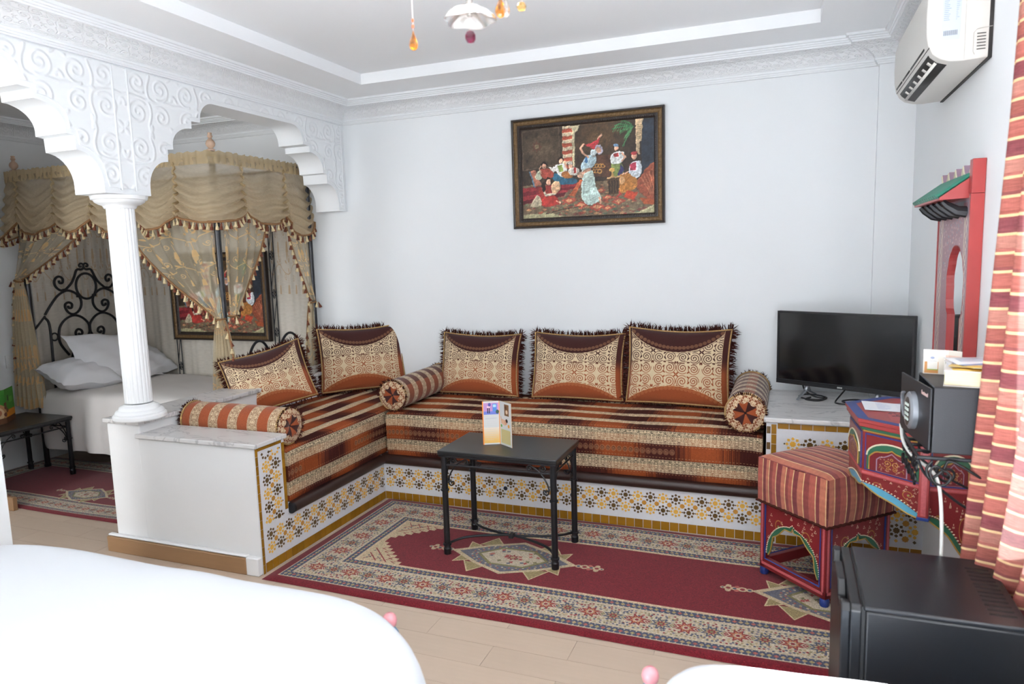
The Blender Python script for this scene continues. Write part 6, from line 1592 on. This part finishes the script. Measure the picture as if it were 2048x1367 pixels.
def canopy_bed():
    t = thing('canopy_bed', 'iron four-poster canopy bed with scrolled headboard in the alcove', 'bed', (-4.27, 3.92, 0))
    fin = mat('turned_wood', 'c0a38c', rough=.5, var=.12, scale=40, stretch=(8, 8, 1))
    for i, (x, y) in enumerate((HN, FN, HF, FF)):
        G().lathe([(0, .012), (.024, .012), (.024, .03), (.019, .035), (.019, 2.19), (0, 2.19)], (x, y, 0), 16).build('post', blue_iron, parent=t)
        G().lathe([(.0, 2.188), (.024, 2.19), (.025, 2.20), (.012, 2.206), (.026, 2.222), (.029, 2.235), (.024, 2.25), (.012, 2.262), (.010, 2.270), (.017, 2.278), (.012, 2.288), (.013, 2.300), (0, 2.303)], (x, y, 0), 20).build('finial', fin, parent=t)
    for a, b in ((HN, FN), (HF, FF), (HN, HF), (FN, FF)):
        G().tube([(*a, 2.165), (*b, 2.165)], .010, 8).build('canopy_rail', blue_iron, parent=t); G().tube([(*a, .33), (*b, .33)], .016, 8).build('bed_rail', blue_iron, parent=t)
    G().box(-5.15, -3.42, 3.53, 4.33, .30, .56).build('mattress', mat('mattress_ticking', 'b9b4ad', rough=.9), parent=t, bevel=.04, seg=3)
    # headboard scrollwork in the plane of the head posts
    X = -5.19; mid = 3.957
    P = dict(top=[(3.957, 1.494), (3.938, 1.479), (3.897, 1.477), (3.871, 1.424), (3.846, 1.382), (3.817, 1.352), (3.781, 1.326), (3.742, 1.328), (3.711, 1.358), (3.705, 1.395), (3.725, 1.424), (3.754, 1.429), (3.774, 1.41), (3.768, 1.382), (3.746, 1.383), (3.744, 1.402)],
             arc=[(3.606, 1.149), (3.66, 1.221), (3.718, 1.284), (3.78, 1.317), (3.826, 1.317), (3.876, 1.289), (3.905, 1.246), (3.903, 1.195), (3.874, 1.153), (3.832, 1.135), (3.794, 1.151), (3.772, 1.187), (3.775, 1.218), (3.803, 1.229), (3.827, 1.214), (3.821, 1.186), (3.798, 1.188), (3.797, 1.204)],
             low=[(3.763, .824), (3.705, .914), (3.697, .983), (3.714, 1.05), (3.762, 1.101), (3.831, 1.126), (3.896, 1.107), (3.946, 1.057), (3.955, 1.017), (3.948, .973), (3.904, .93), (3.851, .946), (3.834, .986), (3.851, 1.013), (3.881, 1.006), (3.889, .98), (3.867, .969), (3.858, .983)],
             side=[(3.60, 1.13), (3.628, 1.089), (3.634, .98), (3.630, .80), (3.628, .58)], foot=[(3.955, .90), (3.93, .915), (3.90, .93), (3.85, .90), (3.80, .84), (3.78, .74), (3.80, .60)],
             crown=[(3.957, 1.494), (3.958, 1.512), (3.945, 1.525), (3.928, 1.523), (3.920, 1.510), (3.928, 1.500), (3.938, 1.506)])
    for s in (1, -1):
        for nm, pts in P.items():
            q = [(X, y if s > 0 else 2*mid-y, z) for y, z in pts]
            G().tube(smooth_path(q, 5), .0095 if nm != 'crown' else .0075, 8).build('headboard_scroll', iron, parent=t)
        y = (lambda v: v if s > 0 else 2*mid-v)
        G().tube([(X, y(3.6615)+.0265*math.cos(a), .977+.028*math.sin(a)) for a in np.linspace(0, 2*PI, 20)[:-1]], .006, 8, closed=True).build('headboard_ring', iron, parent=t)
        G().tube([(X, y(3.606), 1.14), (X, y(3.52), 1.05)], .008, 8).build('headboard_bar', iron, parent=t)
        for (yy, zz) in ((3.781, 1.326), (3.831, 1.131), (3.89, 1.272), (3.904, .93)): G().box(X-.011, X+.011, y(yy)-.014, y(yy)+.014, zz-.010, zz+.010).build('headboard_collar', iron, parent=t, bevel=.003)
    G().tube([(X, 3.963+.086*math.cos(a), 1.347+.100*math.sin(a)) for a in np.linspace(0, 2*PI, 32)[:-1]], .0095, 8, closed=True).build('headboard_oval', iron, parent=t)
    # footboard arches
    Xf = -3.345
    for c0, w, h in ((3.775, .135, .965), (4.095, .15, .985)):
        G().tube([(Xf, c0+w*math.cos(a), .60+(h-.60)*math.sin(a)**.8) for a in np.linspace(PI-.001, .001, 26)], .009, 8).build('footboard_arch', iron, parent=t)
    G().tube([(Xf, *p) for p in smooth_path([(4.15, .84), (4.19, .862), (4.225, .845), (4.245, .80), (4.25, .60)], 6)], .007, 8).build('footboard_scroll', iron, parent=t)
    for z in (.60, ): G().tube([(Xf, FN[1], z), (Xf+.02, FF[1], z)], .009, 8).build('footboard_bar', iron, parent=t)
    # lattice uprights along the wall side
    for x in (-4.685, -3.675):
        Y = 4.352
        for dx in (-.020, .022): G().tube([(x+dx, Y, .34), (x+dx, Y, 2.165)], .0045, 6).build('lattice_rod', iron, parent=t)
        z = .62; k = 0
        while z < 2.05:
            if k % 2 == 0:
                for s in (1, -1):
                    G().tube([(x+.001+.010*math.cos(a)*s, Y, z+.04+s*.018+.014*math.sin(a)) for a in np.linspace(-2.6, 2.6, 14)], .0032, 5).build('lattice_scroll', iron, parent=t)
                G().tube([(x+.001+.017*math.cos(a), Y, z+.04+.020*math.sin(a)) for a in np.linspace(0, 2*PI, 16)[:-1]], .0032, 5, closed=True).build('lattice_ring', iron, parent=t); z += .09
            else:
                G().tube([(x-.018, Y, z), (x+.020, Y, z+.20)], .003, 5).build('lattice_bar', iron, parent=t); z += .205
            k += 1
canopy_bed()

def valance():
    t = thing('bed_valance', 'swagged sheer gold valance with tassel trim around the bed canopy', 'valance', (-4.27, 3.45, 1.75))
    yN, xF = 3.452, -3.318
    Gp = [((-5.34, 3.66), 1.80), ((-5.10, yN), 1.87), ((-4.73, yN), 1.85), ((-4.37, yN), 1.85), ((-4.0, yN), 1.85), ((-3.62, yN), 1.825), ((xF, 3.687), 1.835), ((xF, 4.10), 1.83), ((xF-.005, 4.385), 1.79)]
    sw = [1.715, 1.745, 1.745, 1.735, 1.735, 1.765, 1.760, 1.690]
    zt = 2.165; hem = []
    for i in range(len(Gp)-1):
        (a, za), (b, zb) = Gp[i], Gp[i+1]
        a = Vector(a); b = Vector(b)
        if i == 5: mid = [a, Vector((-3.40, yN)), Vector((xF-.02, yN+.02)), Vector((xF, 3.54)), b]
        elif i == 0: mid = [a, Vector((-5.27, 3.49)), b]
        else: mid = [a, b]
        Ls = [0]
        for p, q in zip(mid[:-1], mid[1:]): Ls.append(Ls[-1]+(q-p).length)
        def plan(u):
            s = u*Ls[-1]
            for k in range(len(mid)-1):
                if s <= Ls[k+1] or k == len(mid)-2:
                    f = (s-Ls[k])/(Ls[k+1]-Ls[k]); d = (mid[k+1]-mid[k]).normalized(); return mid[k]+(mid[k+1]-mid[k])*f, Vector((d.y, -d.x))
        ph = i*1.7
        bul = .085 if i == 0 else .052
        def f(u, v, plan=plan, za=za, zb=zb, zs=sw[i], ph=ph, bul=bul):
            p, n = plan(u); e = math.sin(PI*u); ebot = 1-(2*u-1)**2
            zbot = za+(zb-za)*u-(za+(zb-za)*u-zs)*ebot**.75
            z = zt-.012+(zbot-zt)*v
            fold = (.028*v+.003)*math.sin(2*PI*(v*6.6+.35*math.sin(2*PI*u+ph)+ph))*(1-.35*e) + .004*math.sin(2*PI*9*u+ph)*(1-v)
            o = bul*e**.7*v**1.3*(1.15-.35*v) + fold + .012
            return (p.x+n.x*o, p.y+n.y*o, z)
        G().grid(f, 26, 40).build('swag', val_m, parent=t, angle=80)
        G().tube([f(0, v) for v in np.linspace(.05, .98, 24)], [.008+.004*(k % 2) for k in range(24)], 6).build('gather_cord', head_m, parent=t)
        hem += [f(u, 1.0) for u in np.linspace(0, 1, 15)][(1 if i else 0):]
        def head(u, v, plan=plan, ph=ph):
            p, n = plan(u); o = .016+.006*math.sin(60*u+ph)+.004*math.sin(2*PI*5*u); return (p.x+n.x*o, p.y+n.y*o, zt-.055+.078*v+.005*math.sin(47*u+ph)*v)
        G().grid(head, 40, 4).build('header', head_m, parent=t, angle=80)
    br = G().tube(hem, [.007+.002*(k % 2) for k in range(len(hem))], 6).build('braid', braid_m, parent=t)
    tassels(br, [(x, y, z-.006) for x, y, z in hem], .0285)
valance()

def drape(label, A, B, tie, zA, zB, n, tail=None, w_tie=.05, ends=1.6, amp=.014, folds=6, seed=0):
    t = thing('bed_drape', label, 'drape', (tie[0], tie[1], .6), 'tied-back gauze drapes of the canopy bed')
    A = Vector(A); B = Vector(B); T = Vector(tie[:2]); n = Vector(n); d = (B-A).normalized()
    def up(s, v):
        z = (zA+(zB-zA)*s)*(1-v)+tie[2]*v
        e = v**(ends+(1.0-ends)*s*.35); p0 = A+(B-A)*s; p1 = T+d*(s-.5)*w_tie
        p = p0+(p1-p0)*e; q = amp*math.sin(2*PI*folds*s+seed+1.5*v)*(1-.45*v)+.006*math.sin(2*PI*2.3*s+3*v+seed)
        q += .02*v*math.sin(PI*s)
        return (p.x+n.x*q, p.y+n.y*q, z)
    G().grid(up, 60, 40, uvf=lambda a, b: (a*1.0, 1-b*.9)).build('upper_drape', drape_m, parent=t, angle=80)
    edge = [up(0, v) for v in np.linspace(0, 1, 24)]
    br = G().tube(edge, [.006+.0015*(k % 2) for k in range(24)], 6).build('braid', braid_m, parent=t)
    tassels(br, [(x, y, z-.004) for x, y, z in edge], .034)
    G().tube([(T.x+d.x*w_tie*.62*math.cos(a)+n.x*.028*math.sin(a), T.y+d.y*w_tie*.62*math.cos(a)+n.y*.028*math.sin(a), tie[2]-.01+.006*math.cos(a)) for a in np.linspace(0, 2*PI, 18)[:-1]], .006, 6, closed=True).build('tie_cord', braid_m, parent=t)
    tassels(t, [(T.x+n.x*.034, T.y+n.y*.034, tie[2]-.012), (T.x+n.x*.034+d.x*.03, T.y+n.y*.034+d.y*.03, tie[2]-.012)], .02)
    if tail:
        zb, wl, wr = tail
        def lo(s, v):
            k = v**.55; w0 = w_tie; l = -(w0/2)-(wl-w0/2)*k; r = w0/2+(wr-w0/2)*k
            p = T+d*(l+(r-l)*s); q = (.006+amp*1.25*k)*math.sin(2*PI*folds*s+seed)+.03*math.sin(PI*s)*k*.5
            return (p.x+n.x*q, p.y+n.y*q, tie[2]+(zb-tie[2])*v+.01*math.sin(9*s)*v)
        G().grid(lo, 60, 30, uvf=lambda a, b: (a, .55-b*.55)).build('drape_tail', tail_m, parent=t, angle=80)
        e2 = [lo(0 if tail[1] > tail[2] else 1, v) for v in np.linspace(.03, .9, 20)]
        br = G().tube(e2, .005, 6).build('braid', braid_m, parent=t); tassels(br, e2, .05, 1)
    return t
drape('sheer drape pulled across to the near foot post and tied', (-4.10, 3.475), (-3.38, 3.475), (-3.352, 3.455, 1.15), 1.80, 1.86, (0, -1), (.60, .10, .13), seed=1)
drape('short sheer drape beside the near foot post, facing the room', (-3.325, 3.90), (-3.325, 3.515), (-3.325, 3.535, 1.165), 1.82, 1.86, (1, 0), None, seed=2, folds=4)
drape('sheer drape at the headboard post with long embroidered tail', (-4.42, 3.475), (-5.17, 3.475), (-5.21, 3.455, 1.42), 1.83, 1.83, (0, -1), (.47, .15, .17), seed=3, ends=1.25)
drape('narrow sheer drape at the far foot post against the white wall', (-3.315, 4.10), (-3.315, 4.355), (-3.312, 4.335, 1.20), 1.80, 1.80, (1, 0), (.66, .10, .045), w_tie=.04, seed=4, ends=1.1, folds=3, amp=.010)
def backdrop(label, A, B, n, z0, z1):
    A = Vector(A); B = Vector(B); n = Vector(n); L = (B-A).length
    def f(s, v):
        p = A+(B-A)*s; q = .010*math.sin(2*PI*s*L*5.5+.6*math.sin(3*v))+.006*math.sin(2*PI*s*L*13+2*v); return (p.x+n.x*(q*.8+.018), p.y+n.y*(q*.8+.018), z0+(z1-z0)*v)
    return tag(G().grid(f, int(70*L), 20, uvf=lambda a, b: (a*L/1.1, b)).build('bed_backdrop', back_m, angle=80), label, 'backdrop cloth')
backdrop('cream embroidered cloth hanging on the wall behind the second painting', (-5.28, D-.006), (-3.36, D-.006), (0, -1), .45, 2.15)
backdrop('cream embroidered cloth hanging behind the scrolled headboard', (-5.345, 3.62), (-5.345, 4.34), (1, 0), .45, 2.15)

linen = mat('white_linen', 'dcd8d5', rough=.9, var=.04, scale=5, bump=.25, bscale=6, spec=.1)
def duvet(name, label, cx, cy, hx, hy, r, prof, m, amp=.006, rot=0, n=144, seed=0, cat='duvet', fold=.0):
    def outline(d):
        R = max(r-d, .02); pts = []; a, b = max(hx-d, .03), max(hy-d, .03); R = min(R, a, b)
        segs = [(a-R, b-R, 0), (-(a-R), b-R, PI/2), (-(a-R), -(b-R), PI), (a-R, -(b-R), 3*PI/2)]
        q = []
        for (x, y, a0) in segs:
            for k in range(13): t_ = a0+PI/2*k/12; q.append((x+R*math.cos(t_), y+R*math.sin(t_)))
        L = [0]
        for i in range(len(q)): L.append(L[-1]+math.dist(q[i], q[(i+1) % len(q)]))
        for k in range(n):
            s = L[-1]*k/n; i = int(np.searchsorted(L, s, 'right'))-1; i = min(i, len(q)-1); f = (s-L[i])/max(1e-9, L[i+1]-L[i])
            A_, B_ = q[i], q[(i+1) % len(q)]; pts.append((A_[0]+(B_[0]-A_[0])*f, A_[1]+(B_[1]-A_[1])*f))
        return pts
    vs = []; fs = []; K = len(prof); c, s_ = math.cos(rot), math.sin(rot)
    for j, (d, z) in enumerate(prof):
        o = outline(d)
        for k, (x, y) in enumerate(o):
            low = max(0, (prof[0][1]-z)); f = fold*low*math.sin(k/n*2*PI*26+seed)+fold*.6*low*math.sin(k/n*2*PI*11+seed*2)
            rr = math.hypot(x, y) or 1
            x2, y2 = x*(1+f/rr), y*(1+f/rr)
            w = amp*(math.sin(x*7+seed)*math.cos(y*6+seed)+.5*math.sin(x*15+y*11+seed))
            vs.append((cx+c*x2-s_*y2, cy+s_*x2+c*y2, z+w*(1 if low < .1 else .4)))
    for j in range(K-1):
        for k in range(n): fs.append((j*n+k, j*n+(k+1) % n, (j+1)*n+(k+1) % n, (j+1)*n+k)[::-1])
    fs.append(tuple(range(n)))
    o = G().add(vs, fs).build(name, m, angle=75, sub=1)
    return tag(o, label, cat)
duvet('duvet', 'rumpled off-white duvet on the canopy bed, hanging over its near side', -4.265, 3.905, .925, .455, .10, [(.36, .606), (.22, .606), (.10, .604), (.045, .596), (.015, .575), (0, .54), (-.008, .44), (-.010, .32), (-.012, .21), (-.006, .175)], linen, .005, fold=.035, seed=1)
pil_m = mat('pillow_cotton', 'dfe0e4', rough=.85, var=.03, scale=8, bump=.25, bscale=7, spec=.1)
def pillow(label, loc, W, H, T, rot):
    def P(u, v, s):
        return (W/2*u*(1-.06*(1-v*v)), H/2*v*(1-.06*(1-u*u)), s*T*max(0, (1-u**2)*(1-v**2))**.40+.006*math.sin(7*u+4*v)+.004*math.sin(13*v-5*u))
    g = G().grid(lambda a, b: P(2*a-1, 2*b-1, 1), 24, 18); g.grid(lambda a, b: P(2*a-1, 2*b-1, -.8), 24, 18, flip=True)
    o = g.build('pillow', pil_m, angle=85); tag(o, label, 'pillow', 'pillows on the canopy bed'); o.location = loc; o.rotation_euler = rot
pillow('plump white pillow lying flat at the near head corner of the bed', (-4.90, 3.62, .70), .46, .36, .115, (.30, .10, 1.5))
pillow('large white pillow leaning on the scrolled headboard', (-4.90, 3.92, .80), .66, .44, .085, (0.85, 0.10, 1.50))
pillow('white pillow at the far side of the bed, half behind the column', (-4.86, 4.17, .72), .44, .34, .075, (.6, 0, 1.75))

# ------------------------------------------------------------------ small things in the alcove
def socket(label, y0, y1, z0, z1):
    t = thing('wall_socket', label, 'socket', (XL, (y0+y1)/2, z0))
    G().box(XL, XL+.010, y0, y1, z0, z1).build('plate', white_gloss, parent=t, bevel=.002)
    G().box(XL+.009, XL+.013, y0+.012, y1-.004, z0+.02, z1-.02).build('rocker', white_gloss, parent=t, bevel=.001)
socket('white switch plate on the alcove wall beside the gold drape', 3.432, 3.535, .765, .858)
def lantern():
    x, y, z = -4.66, 2.90, 2.0
    t = thing('wall_lantern', 'dark iron lantern at the left edge of the alcove', 'lantern', (x, y, z))
    gl = mat('lantern_glass', '2a2622', rough=.2)
    G().lathe([(0, z-.03), (.03, z-.02), (.10, z+.03), (.115, z+.09), (.10, z+.15), (.04, z+.19), (.02, z+.22), (0, z+.22)], (x, y, 0), 6).build('cage', iron, parent=t, smooth=False)
    G().tube([(x, y, z+.21), (x, y-.06, z+.27), (x, 2.781, z+.27)], .008, 8).build('arm', iron, parent=t)
    G().box(x-.04, x+.04, 2.780, 2.788, z+.2, z+.34).build('wall_plate', iron, parent=t, bevel=.002)
lantern()

# ------------------------------------------------------------------ the two near beds
knob_m = mat('pink_lacquer', 'd68f96', rough=.25, var=.05, spec=.6); bedblue = mat('blue_bed_paint', '5a86a8', rough=.45, var=.1, scale=20)
white_duvet = mat('bright_white_duvet', 'cdd0d4', rough=.85, var=.02, scale=4, bump=.2, bscale=5, spec=.1)
def near_bed(label, x0, x1, y0, y1, rot=0):
    t = thing('bed', label, 'bed', (x1, y1, 0)); R_ = Matrix.Translation((x1, y1, 0)) @ Matrix.Rotation(rot, 4, 'Z') @ Matrix.Translation((-x1, -y1, 0))
    for x in (x0, x1):
        for y in (y0, y1):
            G().lathe([(0, 0), (.026, 0), (.026, .05), (.02, .06), (.022, .22), (.026, .24), (.026, .34), (.018, .36), (.021, .45), (.024, .475), (.016, .488), (.012, .494)], (x, y, 0), 18).build('post', bedblue, parent=t)
            G().lathe([(0, .490), (.010, .491), (.0175, .498), (.0205, .511), (.0175, .524), (.010, .531), (0, .533)], (x, y, 0), 22).build('knob', knob_m, parent=t)
    for y in (y0, y1):
        for z in (.30, .43): G().tube([(x0, y, z), (x1, y, z)], .014, 10).build('end_rail', bedblue, parent=t)
    for x in (x0, x1): G().box(x-.014, x+.014, y0, y1, .22, .32).build('side_rail', bedblue, parent=t, bevel=.004)
    G().box(x0+.03, x1-.03, y0+.03, y1-.06, .24, .50).build('mattress', mat('near_mattress', 'dcdcdc', rough=.9), parent=t, bevel=.05, seg=3)
    for k in t.children: k.matrix_basis = R_
near_bed('blue bed under the white duvet at lower left, pink knob showing', -2.42, -1.003, -.52, 1.560, .078)
near_bed('blue bed under the white duvet at bottom right, pink knob showing', -.284, .52, -.45, 1.560, .03)
PR = [(.60, .640), (.40, .640), (.22, .637), (.11, .628), (.05, .610), (.018, .575), (0, .51), (-.006, .44), (-.008, .36), (-.010, .29)]
duvet('duvet', 'bright white duvet filling the lower left corner of the picture', -1.655, .48, .968, 1.045, .45, PR, white_duvet, .004, rot=0, fold=.04, seed=2)
duvet('duvet', 'bright white duvet at the bottom edge in front of the fridge',   .175, .52, .372, 1.0, .16, [(.34, .655), (.25, .655), (.15, .652), (.08, .643), (.04, .625), (.015, .59), (0, .51), (-.004, .44), (-.006, .36), (-.008, .29)], white_duvet, .003, rot=.07, fold=.03, seed=3)
